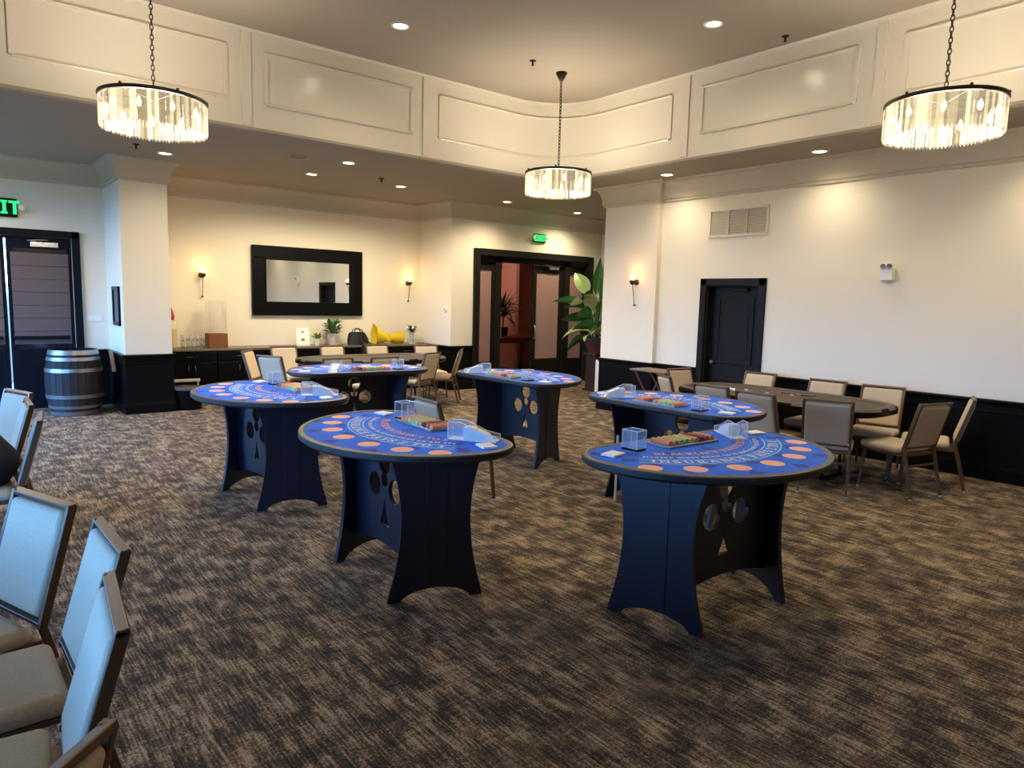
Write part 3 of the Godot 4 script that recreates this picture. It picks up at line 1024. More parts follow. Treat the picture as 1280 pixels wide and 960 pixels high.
var fonts := {}
var glyphs := {}
func arc_text(st: SurfaceTool, text: String, r: float, size: float, spread: float, cy := -0.15) -> void:
	if not fonts.has("f"):
		var f := SystemFont.new()
		f.font_names = PackedStringArray(["Droid Serif"])
		f.font_weight = 700
		fonts.f = f
	var width := []
	var total := 0.0
	for c in text:
		var w := size * 0.45
		if c != " ":
			var key := "%s%.4f" % [c, size]
			if not glyphs.has(key):
				var tm := TextMesh.new()
				tm.font = fonts.f
				tm.text = c
				tm.font_size = 24
				tm.pixel_size = size / 18.0
				tm.depth = 0.0006
				tm.curve_step = 4.0
				glyphs[key] = tm
			w = glyphs[key].get_aabb().size.x + size * 0.16
		width.append(w)
		total += w
	var k := spread / total if spread > 0.0 else 1.0 / r
	var a := -total * k * 0.5
	for i in text.length():
		var w: float = width[i]
		var mid := a + w * k * 0.5
		if text[i] != " ":
			var tm: TextMesh = glyphs["%s%.4f" % [text[i], size]]
			var right := Vector3(cos(mid), 0, -sin(mid))
			var up := Vector3(-sin(mid), 0, -cos(mid))
			st.append_from(tm, 0, Transform3D(Basis(right, up, Vector3.UP), Vector3(sin(mid) * r, TH + 0.0012, cos(mid) * r + cy)))
		a += w * k

func end_panel_poly() -> PackedVector2Array:
	var L := PackedVector2Array()
	var Rr := PackedVector2Array()
	var top := TH - 0.045
	for i in 17:
		var t := i / 16.0
		var w := 0.20 + 0.07 * pow((0.45 - t) / 0.45, 2.0) if t < 0.45 else 0.20 + 0.083 * pow((t - 0.45) / 0.55, 1.9)
		if t > 0.97: w -= 0.006
		L.append(Vector2(-w, top * (1 - t)))
		Rr.append(Vector2(w, top * (1 - t)))
	var p := PackedVector2Array(L)
	p.append(Vector2(-0.2, 0.0))
	for i in 11:
		var s := -0.2 + 0.4 * i / 10.0
		p.append(Vector2(s, 0.012 + 0.058 * pow(1 - pow(absf(s) / 0.2, 2.0), 0.75)))
	p.append(Vector2(0.2, 0.0))
	for i in range(16, -1, -1): p.append(Rr[i])
	return p

func middle_panel(st: SurfaceTool) -> void:
	var top := TH - 0.045
	var outer := PackedVector2Array([Vector2(-0.42, top), Vector2(-0.42, 0.15)])
	for i in 9:
		var s := -0.42 + 0.84 * i / 8.0
		outer.append(Vector2(s, 0.15 + 0.06 * (1 - pow(s / 0.42, 2.0))))
	outer.append(Vector2(0.42, top))
	var holes := [circle2(Vector2(0, 0.722), 0.075), circle2(Vector2(-0.13, 0.562), 0.076), circle2(Vector2(0.13, 0.562), 0.076), circle2(Vector2(0, 0.612), 0.044, 12),
		PackedVector2Array([Vector2(0.0, 0.5), Vector2(-0.02, 0.41), Vector2(-0.06, 0.325), Vector2(0.06, 0.325), Vector2(0.02, 0.41)])]
	var cuts := [-0.5, -0.13, 0.0, 0.13, 0.5]
	for i in 4:
		var strip := PackedVector2Array([Vector2(cuts[i], -0.1), Vector2(cuts[i + 1], -0.1), Vector2(cuts[i + 1], 1.0), Vector2(cuts[i], 1.0)])
		var polys := Geometry2D.intersect_polygons(outer, strip)
		for h in holes:
			var next := []
			for p in polys: next.append_array(Geometry2D.clip_polygons(p, h))
			polys.assign(next)
		for p in polys:
			prism(st, p, -0.012, 0.012, Transform3D(Basis.IDENTITY, Vector3(0, 0, 0.51)), true)

func blackjack_tables() -> void:
	var o := d_outline(0.80, 1.0, 0.29)
	var inner := inset(o, 0.034)
	var st := mb()
	flat_poly(st, inner, TH, 1.0, true)
	var felt := st.commit()
	st = mb()
	ring_profile(st, o, [Vector2(0.036, TH), Vector2(0.029, TH + 0.006), Vector2(0.014, TH + 0.006), Vector2(0.003, TH + 0.001), Vector2(0.0, TH - 0.007)])
	var rail := st.commit()
	st = mb()
	ring_profile(st, o, [Vector2(0.0, TH - 0.007), Vector2(0.0, TH - 0.03), Vector2(0.02, TH - 0.045)])
	flat_poly(st, inset(o, 0.02), TH - 0.045, -1.0)
	var edge := st.commit()
	var ep := end_panel_poly()
	var panels := []
	var battens := []
	for s in [-1.0, 1.0]:
		var dirv := Vector3(-s * 0.175, 0, 0.53).normalized()
		var xf := Transform3D(Basis(dirv, Vector3.UP, dirv.cross(Vector3.UP)), Vector3(s * 0.4525, 0, 0.425))
		st = mb()
		prism(st, ep, -0.0125, 0.0125, xf)
		panels.append(st.commit())
		st = mb()
		var outw := 1.0 if xf.basis.z.x * s > 0 else -1.0
		rbox(st, xf * Vector3(0.0, (TH - 0.045) * 0.5 + 0.04, outw * 0.0145), Vector3(0.12, TH - 0.14, 0.006), 0.002, 1, xf.basis)
		battens.append(st.commit())
	st = mb()
	middle_panel(st)
	var mid := st.commit()
	st = mb()
	arc_text(st, "BLACKJACK PAYS 3 TO 2", 0.60, 0.05, 1.42)
	var t1 := st.commit()
	st = mb()
	arc_text(st, "Dealer must draw to 16 and stand on all 17s", 0.69, 0.032, 1.62)
	var t2 := st.commit()
	st = mb()
	arc_text(st, "INSURANCE PAYS 2 TO 1", 0.785, 0.06, 1.52)
	var t3 := st.commit()
	var m1 := mat(rgb(250, 180, 160), 0.8)
	var m2 := mat(rgb(235, 235, 240), 0.8)
	var m3 := mat(rgb(225, 228, 240), 0.8)
	# chips: rolls of discs
	var chip_mats := []
	for c in [rgb(226, 140, 104), rgb(230, 150, 112), rgb(170, 196, 140), rgb(160, 196, 136), rgb(206, 200, 140), rgb(220, 150, 110), rgb(70, 64, 60), rgb(190, 84, 70), rgb(230, 150, 112)]:
		chip_mats.append(mat(c, 0.5))
	st = mb()
	for k in 14:
		var z := -0.07 + k * 0.01
		lathe(st, [Vector2(0, z), Vector2(0.0185, z), Vector2(0.0195, z + 0.002), Vector2(0.0195, z + 0.007), Vector2(0.0185, z + 0.009), Vector2(0, z + 0.009)], 12, Vector3.ZERO, Basis(Vector3.RIGHT, PI / 2), false)
	var roll := st.commit()
	st = mb()
	rbox(st, Vector3(0, 0.006, -0.085), Vector3(0.44, 0.016, 0.014), 0.003)
	rbox(st, Vector3(0, 0.006, 0.085), Vector3(0.44, 0.016, 0.014), 0.003)
	rbox(st, Vector3(-0.213, 0.006, 0), Vector3(0.014, 0.016, 0.17), 0.003)
	rbox(st, Vector3(0.213, 0.006, 0), Vector3(0.014, 0.016, 0.17), 0.003)
	rbox(st, Vector3(0, 0.002, 0), Vector3(0.43, 0.004, 0.17), 0.001)
	var tray := st.commit()
	# position of the flat edge, turn of the player side
	var spots := [
		[Vector3(2.55, 0, -3.685), -1.606, "front left blue table", "dark hourglass-legged blackjack table with blue felt, front left of the group"],
		[Vector3(3.372, 0, -2.697), -0.044, "front right blue table", "dark hourglass-legged blackjack table with blue felt, nearest at the right"],
		[Vector3(4.434, 0, -5.811), 1.59, "blue table with the full club cutout", "blackjack table with blue felt whose whole club-shaped cutout shows the carpet"],
		[Vector3(2.5, 0, -5.86), -1.5, "left blue table behind the front one", "blackjack table with blue felt in the left row, farther from the camera"],
		[Vector3(3.57, 0, -6.83), 3.045, "far end blue table by the back chairs", "blackjack table with blue felt at the far end, before the poker table"],
		[Vector3(4.341, 0, -3.628), 1.58, "blue table behind the nearest right one", "blackjack table with blue felt tucked behind the nearest right table"]]
	for i in spots.size():
		var q = spots[i]
		var t := thing("blackjack_table", q[3], "table", q[0], q[1], "blackjack tables set in a ring")
		var f := part("felt_top", felt, M.felt, t)
		part("lettering", t1, m1, f)
		part("lettering", t2, m2, f)
		part("lettering", t3, m3, f)
		part("rail", rail, M.rail, t)
		part("edge_band", edge, M.rail_edge, t)
		for k in 2:
			var p := part("end_panel", panels[k], M.table_base, t)
			part("batten", battens[k], M.table_base, p)
		part("middle_panel", mid, M.table_mid, t)
		var xf := t.transform
		var c := thing("chip_tray", "tray of coloured chip rolls on the " + q[2], "chip tray", on_felt(xf, [-0.09, 0.0, 0.0, 0.0, -0.07, 0.0][i], 0.185), q[1], "chip trays on the blackjack tables")
		part("tray", tray, M.steel, c)
		for k in 9:
			part("chip_roll", roll, chip_mats[(k + i * 2) % 9 if i > 1 else k], c, Vector3(-0.184 + k * 0.046, 0.02, 0.0))
		var sx := 0.46 if i != 4 else 0.33
		card_shoe(on_felt(xf, sx, 0.185), q[1] + (-0.35 if i == 0 else 0.0), "clear card shoe with white cards on the " + q[2])
		discard(on_felt(xf, -0.40, 0.17), q[1] + 0.1, "clear open card holder on the " + q[2])
		for k in 2:
			st = mb()
			rbox(st, Vector3(0, 0.006, 0), Vector3(0.115, 0.012, 0.085), 0.002)
			single("card_stack", st, M.paper, "white cards, %s end, on the %s" % [["right-hand", "left-hand"][k], q[2]], "cards", on_felt(xf, [-0.61, 0.655][k], [0.22, 0.225][k]), q[1] + [0.25, -0.2][k], "white card stacks on the blackjack tables")

func on_felt(xf: Transform3D, x: float, z: float) -> Vector3:
	return xf * Vector3(x, TH + 0.001, z)

func card_shoe(at: Vector3, turn: float, label: String) -> void:
	var t := thing("card_shoe", label, "card shoe", at, turn + 2.6, "card shoes on the blackjack tables")
	var side := PackedVector2Array([Vector2(-0.14, 0.0), Vector2(0.15, 0.0), Vector2(0.15, 0.035), Vector2(0.07, 0.05), Vector2(-0.06, 0.105), Vector2(-0.14, 0.105)])
	for s in [-1.0, 1.0]:
		var st := mb()
		prism(st, side, -0.002, 0.002, Transform3D(Basis(Vector3(0, 0, 1), Vector3.UP, Vector3(-1, 0, 0)), Vector3(s * 0.048, 0, 0)))
		var p := part("side_panel", st, M.acrylic, t)
		st = mb()
		for i in side.size():
			var a: Vector2 = side[i]
			var b: Vector2 = side[(i + 1) % side.size()]
			tube(st, [Vector3(s * 0.048, a.y + 0.002, a.x), Vector3(s * 0.048, b.y + 0.002, b.x)], 0.0028, 5)
		part("edge", st, M.acrylic_edge, p)
	var st2 := mb()
	rbox(st2, Vector3(0, 0.003, 0.005), Vector3(0.094, 0.006, 0.285), 0.001)
	part("base", st2, M.white, t)
	st2 = mb()
	prism(st2, PackedVector2Array([Vector2(-0.05, 0.006), Vector2(0.12, 0.006), Vector2(0.09, 0.042), Vector2(0.0, 0.078), Vector2(-0.05, 0.078)]), -0.036, 0.036, Transform3D(Basis(Vector3(0, 0, 1), Vector3.UP, Vector3(-1, 0, 0)), Vector3.ZERO))
	part("cards", st2, M.paper, t)
	st2 = mb()
	rbox(st2, Vector3(0, 0.052, -0.138), Vector3(0.094, 0.1, 0.004), 0.001)
	part("back_panel", st2, M.acrylic, t)
	st2 = mb()
	rbox(st2, Vector3(0, 0.055, 0.02), Vector3(0.07, 0.03, 0.003), 0.001, 1, Basis(Vector3.RIGHT, 0.4))
	part("weight", st2, M.black, t)

func discard(at: Vector3, turn: float, label: String) -> void:
	var t := thing("card_holder", label, "card holder", at, turn, "card holders on the blackjack tables")
	var st := mb()
	rbox(st, Vector3(0, 0.005, 0), Vector3(0.085, 0.01, 0.11), 0.002)
	part("base", st, M.black, t)
	for s in [-1.0, 1.0]:
		st = mb()
		rbox(st, Vector3(s * 0.041, 0.06, 0), Vector3(0.003, 0.1, 0.106), 0.001)
		part("side_panel", st, M.acrylic, t)
	st = mb()
	rbox(st, Vector3(0, 0.06, -0.052), Vector3(0.082, 0.1, 0.003), 0.001)
	part("back_panel", st, M.acrylic, t)
	st = mb()
	for s in [-1.0, 1.0]:
		for z in [-0.052, 0.052]:
			tube(st, [Vector3(s * 0.041, 0.01, z), Vector3(s * 0.041, 0.112, z)], 0.0022, 5)
		tube(st, [Vector3(s * 0.041, 0.112, -0.052), Vector3(s * 0.041, 0.112, 0.052)], 0.003, 5)
	tube(st, [Vector3(-0.041, 0.112, -0.052), Vector3(0.041, 0.112, -0.052)], 0.0022, 5)
	tube(st, [Vector3(-0.041, 0.112, 0.052), Vector3(0.041, 0.112, 0.052)], 0.003, 5)
	part("edge", st, M.acrylic_edge, t)

# ------------------------------------------------------------------ poker tables
func poker_table(at: Vector3, turn: float, half_long: float, half_wide: float, label: String) -> Node3D:
	var t := thing("poker_table", label, "table", at, turn)
	var o := racetrack(half_long, half_wide)
	var y := 0.76
	var st := mb()
	flat_poly(st, inset(o, 0.11), y, 1.0)
	part("felt_top", st, M.poker, t)
	st = mb()
	ring_profile(st, o, [Vector2(0.115, y), Vector2(0.1, y + 0.018), Vector2(0.06, y + 0.028), Vector2(0.02, y + 0.02), Vector2(0.0, y)])
	part("padded_rail", st, M.poker_rail, t)
	st = mb()
	ring_profile(st, o, [Vector2(0.0, y), Vector2(0.0, y - 0.045), Vector2(0.03, y - 0.06)])
	flat_poly(st, inset(o, 0.03), y - 0.06, -1.0)
	part("apron", st, M.black, t)
	st = mb()
	rbox(st, Vector3(0, y + 0.004, half_wide - 0.24), Vector3(0.42, 0.008, 0.1), 0.003)
	part("chip_slot", st, M.black, t)
	for s in [-1.0, 1.0]:
		st = mb()
		for e in [-1.0, 1.0]:
			tube(st, [Vector3(s * half_long * 0.5, y - 0.06, e * 0.16), Vector3(s * half_long * 0.55, 0.016, e * 0.2)], 0.016, 8)
		tube(st, [Vector3(s * half_long * 0.55, 0.016, -0.22), Vector3(s * half_long * 0.55, 0.016, 0.22)], 0.016, 8)
		tube(st, [Vector3(s * half_long * 0.53, 0.4, -0.18), Vector3(s * half_long * 0.53, 0.4, 0.18)], 0.013, 8)
		part("folding_leg", st, M.black, t)
	return t

func poker_tables() -> void:
	poker_table(Vector3(6.98, 0, -3.98), PI / 2, 1.15, 0.58, "long dark poker table with grey-brown top by the right wall")
	poker_table(Vector3(5.2, 0, -9.85), 0.0, 1.2, 0.58, "long dark poker table in front of the black counter")
	poker_table(Vector3(-0.95, 0, -2.45), PI / 2, 1.25, 0.62, "poker table outside the frame that the near left chairs face")
	poker_table(Vector3(-0.95, 0, -6.1), PI / 2, 1.25, 0.62, "poker table outside the frame that the far left chairs face")
	# chips and cards lying on the right poker table
	var rng := RandomNumberGenerator.new()
	rng.seed = 4
	var cols := [mat(rgb(220, 210, 200), 0.6), mat(rgb(196, 90, 70), 0.6), mat(rgb(120, 100, 84), 0.6)]
	for k in 9:
		var st := mb()
		var hgt := rng.randf_range(0.006, 0.03)
		lathe(st, [Vector2(0, 0), Vector2(0.02, 0), Vector2(0.02, hgt), Vector2(0, hgt)], 14, Vector3.ZERO, Basis.IDENTITY, false)
		single("chip_stack", st, cols[k % 3], "small stack of chips on the right poker table", "chips", Vector3(7.08 + rng.randf_range(-0.16, 0.16), 0.761, -4.1 + k * 0.075 - 0.3), 0.0, "loose chips on the right poker table")
	for k in 3:
		var st := mb()
		rbox(st, Vector3(0, 0.003, 0), Vector3(0.09, 0.006, 0.064), 0.001)
		single("card_stack", st, M.paper, "white cards among the chips on the right poker table", "cards", Vector3(7.0 + 0.06 * k, 0.761, -4.52 - 0.1 * k), 0.4 * k, "cards on the right poker table")

# ------------------------------------------------------------------ chairs
var chair_parts := []
func chair_back(x: float, y: float) -> Vector3:
	return Vector3(x, y, -0.20 - 0.13 * (y - 0.44) / 0.45)

func build_chair() -> void:
	var tilt := Basis(Vector3.RIGHT, -atan2(0.13, 0.45))
	var st := mb()
	rbox(st, Vector3(0, 0.435, 0.045), Vector3(0.45, 0.07, 0.42), 0.033, 4)
	chair_parts.append(["seat", st.commit(), M.fabric, "beige fabric seat pad"])
	st = mb()
	rbox(st, Vector3(0, 0.39, 0.02), Vector3(0.42, 0.022, 0.44), 0.004)
	chair_parts.append(["seat_frame", st.commit(), M.chair_metal, ""])
	st = mb()
	rbox(st, chair_back(0.0, 0.671), Vector3(0.39, 0.405, 0.05), 0.025, 4, tilt)
	chair_parts.append(["backrest", st.commit(), M.fabric, "beige fabric back pad"])
	st = mb()
	for s in [-1.0, 1.0]:
		bar(st, chair_back(s * 0.206, 0.44), chair_back(s * 0.206, 0.892), 0.022, 0.034, 0.004)
	bar(st, chair_back(-0.217, 0.884), chair_back(0.217, 0.884), 0.034, 0.02, 0.004, Vector3(0, -0.28, 0.96))
	bar(st, chair_back(-0.206, 0.46), chair_back(0.206, 0.46), 0.03, 0.02, 0.004, Vector3(0, -0.28, 0.96))
	chair_parts.append(["back_frame", st.commit(), M.chair_metal, ""])
	for s in [-1.0, 1.0]:
		for q in [[Vector3(s * 0.2, 0.47, -0.2), Vector3(s * 0.205, 0.012, -0.315)], [Vector3(s * 0.2, 0.4, 0.2), Vector3(s * 0.212, 0.012, 0.235)]]:
			st = mb()
			bar(st, q[0], q[1], 0.02, 0.03, 0.004)
			var leg := st.commit()
			st = mb()
			lathe(st, [Vector2(0, 0), Vector2(0.014, 0.0), Vector2(0.015, 0.008), Vector2(0.009, 0.02), Vector2(0, 0.02)], 10, Vector3(q[1].x, 0, q[1].z))
			chair_parts.append(["leg", leg, M.chair_metal, "", st.commit()])
	st = mb()
	bar(st, Vector3(-0.2, 0.3, -0.242), Vector3(0.2, 0.3, -0.242), 0.02, 0.014, 0.003, Vector3.UP)
	chair_parts.append(["stretcher", st.commit(), M.chair_metal, ""])

# placed by the middle of the top of its back and the way it faces
func chair(top: Vector2, face: Vector2, label: String, group: String) -> Node3D:
	var f := face.normalized()
	var c := top + f * 0.325
	var t := thing("banquet_chair", label, "chair", Vector3(c.x, 0, c.y), atan2(f.x, f.y), group)
	for p in chair_parts:
		var o := part(p[0], p[1], p[2], t)
		if p[3] != "": o.set_meta("label", p[3])
		if p.size() > 4: part("glide", p[4], M.glide, o).set_meta("label", "bright metal glide")
	return t

func chairs() -> void:
	build_chair()
	var g := "banquet chairs round the right poker table"
	chair(Vector2(7.98, -4.82), Vector2(-1, 0), "beige banquet chair against the right wall next to the black service door", g)
	chair(Vector2(7.94, -3.93), Vector2(-1, 0.05), "beige banquet chair against the right wall, middle one behind the poker table", g)
	chair(Vector2(7.92, -3.3), Vector2(-1, 0.2), "beige banquet chair against the right wall, nearest the camera behind the poker table", g)
	chair(Vector2(6.2, -4.31), Vector2(1, 0), "beige banquet chair with grey-lit back, farthest on the near side of the right poker table", g)
	chair(Vector2(6.1, -3.73), Vector2(1, 0), "beige banquet chair with grey-lit back, middle of the near side of the right poker table", g)
	chair(Vector2(6.2, -3.05), Vector2(0.92, -0.4), "beige banquet chair turned back-on just right of the nearest right blue table", g)
	chair(Vector2(6.92, -2.42), Vector2(0.25, -0.96), "beige banquet chair at the near end of the right poker table, seat showing", g)
	chair(Vector2(7.68, -2.36), Vector2(-0.33, -0.94), "beige banquet chair seen edge-on by the black dado at the right", g)
	chair(Vector2(7.42, -5.66), Vector2(-0.1, 1), "beige banquet chair at the far end of the right poker table, front lit warm", g)
	chair(Vector2(6.53, -5.19), Vector2(0.85, 0.52), "beige banquet chair at the far end of the right poker table, bluish narrow back", g)
	g = "banquet chairs round the back poker table"
	chair(Vector2(4.2, -11.02), Vector2(0, 1), "beige banquet chair against the counter, leftmost of four behind the back poker table", g)
	chair(Vector2(5.0, -10.96), Vector2(0, 1), "beige banquet chair against the counter, second from left, below the potted plant", g)
	chair(Vector2(5.82, -10.93), Vector2(0, 1), "beige banquet chair against the counter, third from left, below the yellow bow", g)
	chair(Vector2(6.62, -10.6), Vector2(-0.25, 1), "beige banquet chair against the counter, rightmost of four, below the flower vase", g)
	chair(Vector2(4.06, -8.7), Vector2(0.05, -1), "beige banquet chair back-on behind the far end blue table, left one", g)
	chair(Vector2(4.72, -8.62), Vector2(0, -1), "beige banquet chair back-on behind the far end blue table, right one", g)
	chair(Vector2(3.42, -10.4), Vector2(0.8, 0.6), "beige banquet chair at the left end of the back poker table, warm front showing", g)
	chair(Vector2(3.38, -9.38), Vector2(0.89, -0.46), "beige banquet chair with bluish back, left of the far end blue table", g)
	chair(Vector2(5.78, -9.05), Vector2(-0.4, -0.91), "beige banquet chair with tall back, right of the far end blue table", g)
	chair(Vector2(6.58, -9.44), Vector2(-0.76, -0.65), "beige banquet chair seen edge-on before the black dado of the doorway", g)
	chair(Vector2(3.05, -4.87), Vector2(1, 0.04), "beige banquet chair alone inside the ring of blue tables", "")
	g = "banquet chairs in the row at the left"
	chair(Vector2(0.26, -3.28), Vector2(-0.93, 0.35), "beige banquet chair with blue-lit back, farthest of the four near left ones", g)
	chair(Vector2(0.395, -2.65), Vector2(-1, 0.03), "beige banquet chair with blue-lit back and full seat showing, second of the near left ones", g)
	chair(Vector2(0.31, -2.06), Vector2(-1, -0.09), "beige banquet chair with narrow blue-lit back, third of the near left ones", g)
	chair(Vector2(0.05, -1.31), Vector2(-0.7, -0.71), "beige banquet chair cut off by the bottom left corner", g)
	chair(Vector2(0.42, -6.84), Vector2(-0.94, 0.33), "beige banquet chair with blue-lit back, farthest at the left edge before the barrel", g)
	chair(Vector2(0.435, -6.15), Vector2(-1, 0), "beige banquet chair with blue-lit back overlapping the farthest one at the left edge", g)
	chair(Vector2(0.44, -5.42), Vector2(-1, -0.1), "beige banquet chair seen edge-on at the left, under the seated person", g)
	chair(Vector2(-0.1, -7.75), Vector2(-0.2, 1), "beige banquet chair with warm back at the very left edge", g)

# ------------------------------------------------------------------ things on the walls
func sconce(at: Vector3, turn: float, label: String) -> void:
	var t := thing("wall_sconce", label, "wall lamp", at, turn, "bronze wall sconces")
	var st := mb()
	lathe(st, [Vector2(0, 0), Vector2(0.045, 0), Vector2(0.045, 0.01), Vector2(0.03, 0.02), Vector2(0, 0.025)], 18, Vector3.ZERO, Basis(Vector3.RIGHT, PI / 2))
	part("backplate", st, M.bronze, t)
	st = mb()
	tube(st, [Vector3(0, 0, 0.01), Vector3(0, -0.02, 0.05), Vector3(0, -0.01, 0.09), Vector3(0, 0.02, 0.1)], 0.008)
	part("arm", st, M.bronze, t)
	st = mb()
	lathe(st, [Vector2(0, -0.045), Vector2(0.03, -0.03), Vector2(0.046, 0.0), Vector2(0.04, 0.025), Vector2(0.02, 0.03), Vector2(0, 0.03)], 16, Vector3(0, 0.0, 0.1))
	part("cup", st, M.bronze, t)
	st = mb()
	lathe(st, [Vector2(0.02, 0.028), Vector2(0.036, 0.05), Vector2(0.046, 0.09), Vector2(0.056, 0.12), Vector2(0.0555, 0.12), Vector2(0.045, 0.09), Vector2(0.035, 0.051), Vector2(0.02, 0.03)], 18, Vector3(0, 0, 0.1))
	part("glass_shade", st, clear(rgb(255, 240, 220), 0.3, 0.2), t)
	st = mb()
	ellipsoid(st, Vector3(0, 0.078, 0.1), Vector3(0.026, 0.036, 0.026))
	part("bulb", st, M.lamp_warm, t)
	st = mb()
	tube(st, [Vector3(0, -0.04, 0.1), Vector3(0, -0.15, 0.07), Vector3(0, -0.34, 0.04)], 0.005, 6)
	ellipsoid(st, Vector3(0, -0.345, 0.038), Vector3(0.016, 0.016, 0.016), 8, 6)
	tube(st, [Vector3(0, -0.345, 0.04), Vector3(0, -0.345, 0.0)], 0.006, 6)
	part("tail_rod", st, M.bronze, t)
	var l := OmniLight3D.new()
	l.name = "bulb_light"
	t.add_child(l)
	l.position = Vector3(0, 0.078, 0.1)
	l.light_color = Color(1.0, 0.72, 0.42)
	l.light_energy = 0.09
	l.light_size = 0.025
	l.omni_range = 12.0
	l.omni_attenuation = 2.0
	l.shadow_enabled = true

func exit_sign(at: Vector3, label: String, size: float, panel: bool) -> void:
	var t := thing("exit_sign", label, "exit sign", at, 0.0, "green exit signs")
	var st := mb()
	rbox(st, Vector3(0, 0, 0.03), Vector3(0.36 * size, 0.2 * size, 0.05), 0.008)
	part("housing", st, M.black, t)
	if panel:
		st = mb()
		rbox(st, Vector3(0, 0, 0.056), Vector3(0.29 * size, 0.15 * size, 0.004), 0.001)
		part("sign_face", st, glow(Color(0.05, 0.45, 0.22), 0.8), t)
	var f := SystemFont.new()
	f.font_names = PackedStringArray(["Droid Sans"])
	f.font_weight = 700
	var tm := TextMesh.new()
	tm.font = f
	tm.text = "EXIT"
	tm.font_size = 32
	tm.pixel_size = 0.0062 * size
	tm.depth = 0.004
	part("sign_letters", tm, M.green, t, Vector3(0, 0, 0.06))
	for s in [-1.0, 1.0]:
		st = mb()
		lathe(st, [Vector2(0.0, 0.0), Vector2(0.025, 0.0), Vector2(0.042, 0.05), Vector2(0.038, 0.06), Vector2(0, 0.058)], 16, Vector3(s * 0.225 * size, 0.01, 0.03), Basis(Vector3.RIGHT, PI / 2))
		part("emergency_lamp", st, M.white, t)
	var l := OmniLight3D.new()
	l.name = "sign_light"
	t.add_child(l)
	l.position = Vector3(0, 0, 0.1)
	l.light_color = Color(0.1, 0.9, 0.45)
	l.light_energy = 0.02
	l.light_size = 0.1
	l.shadow_enabled = true

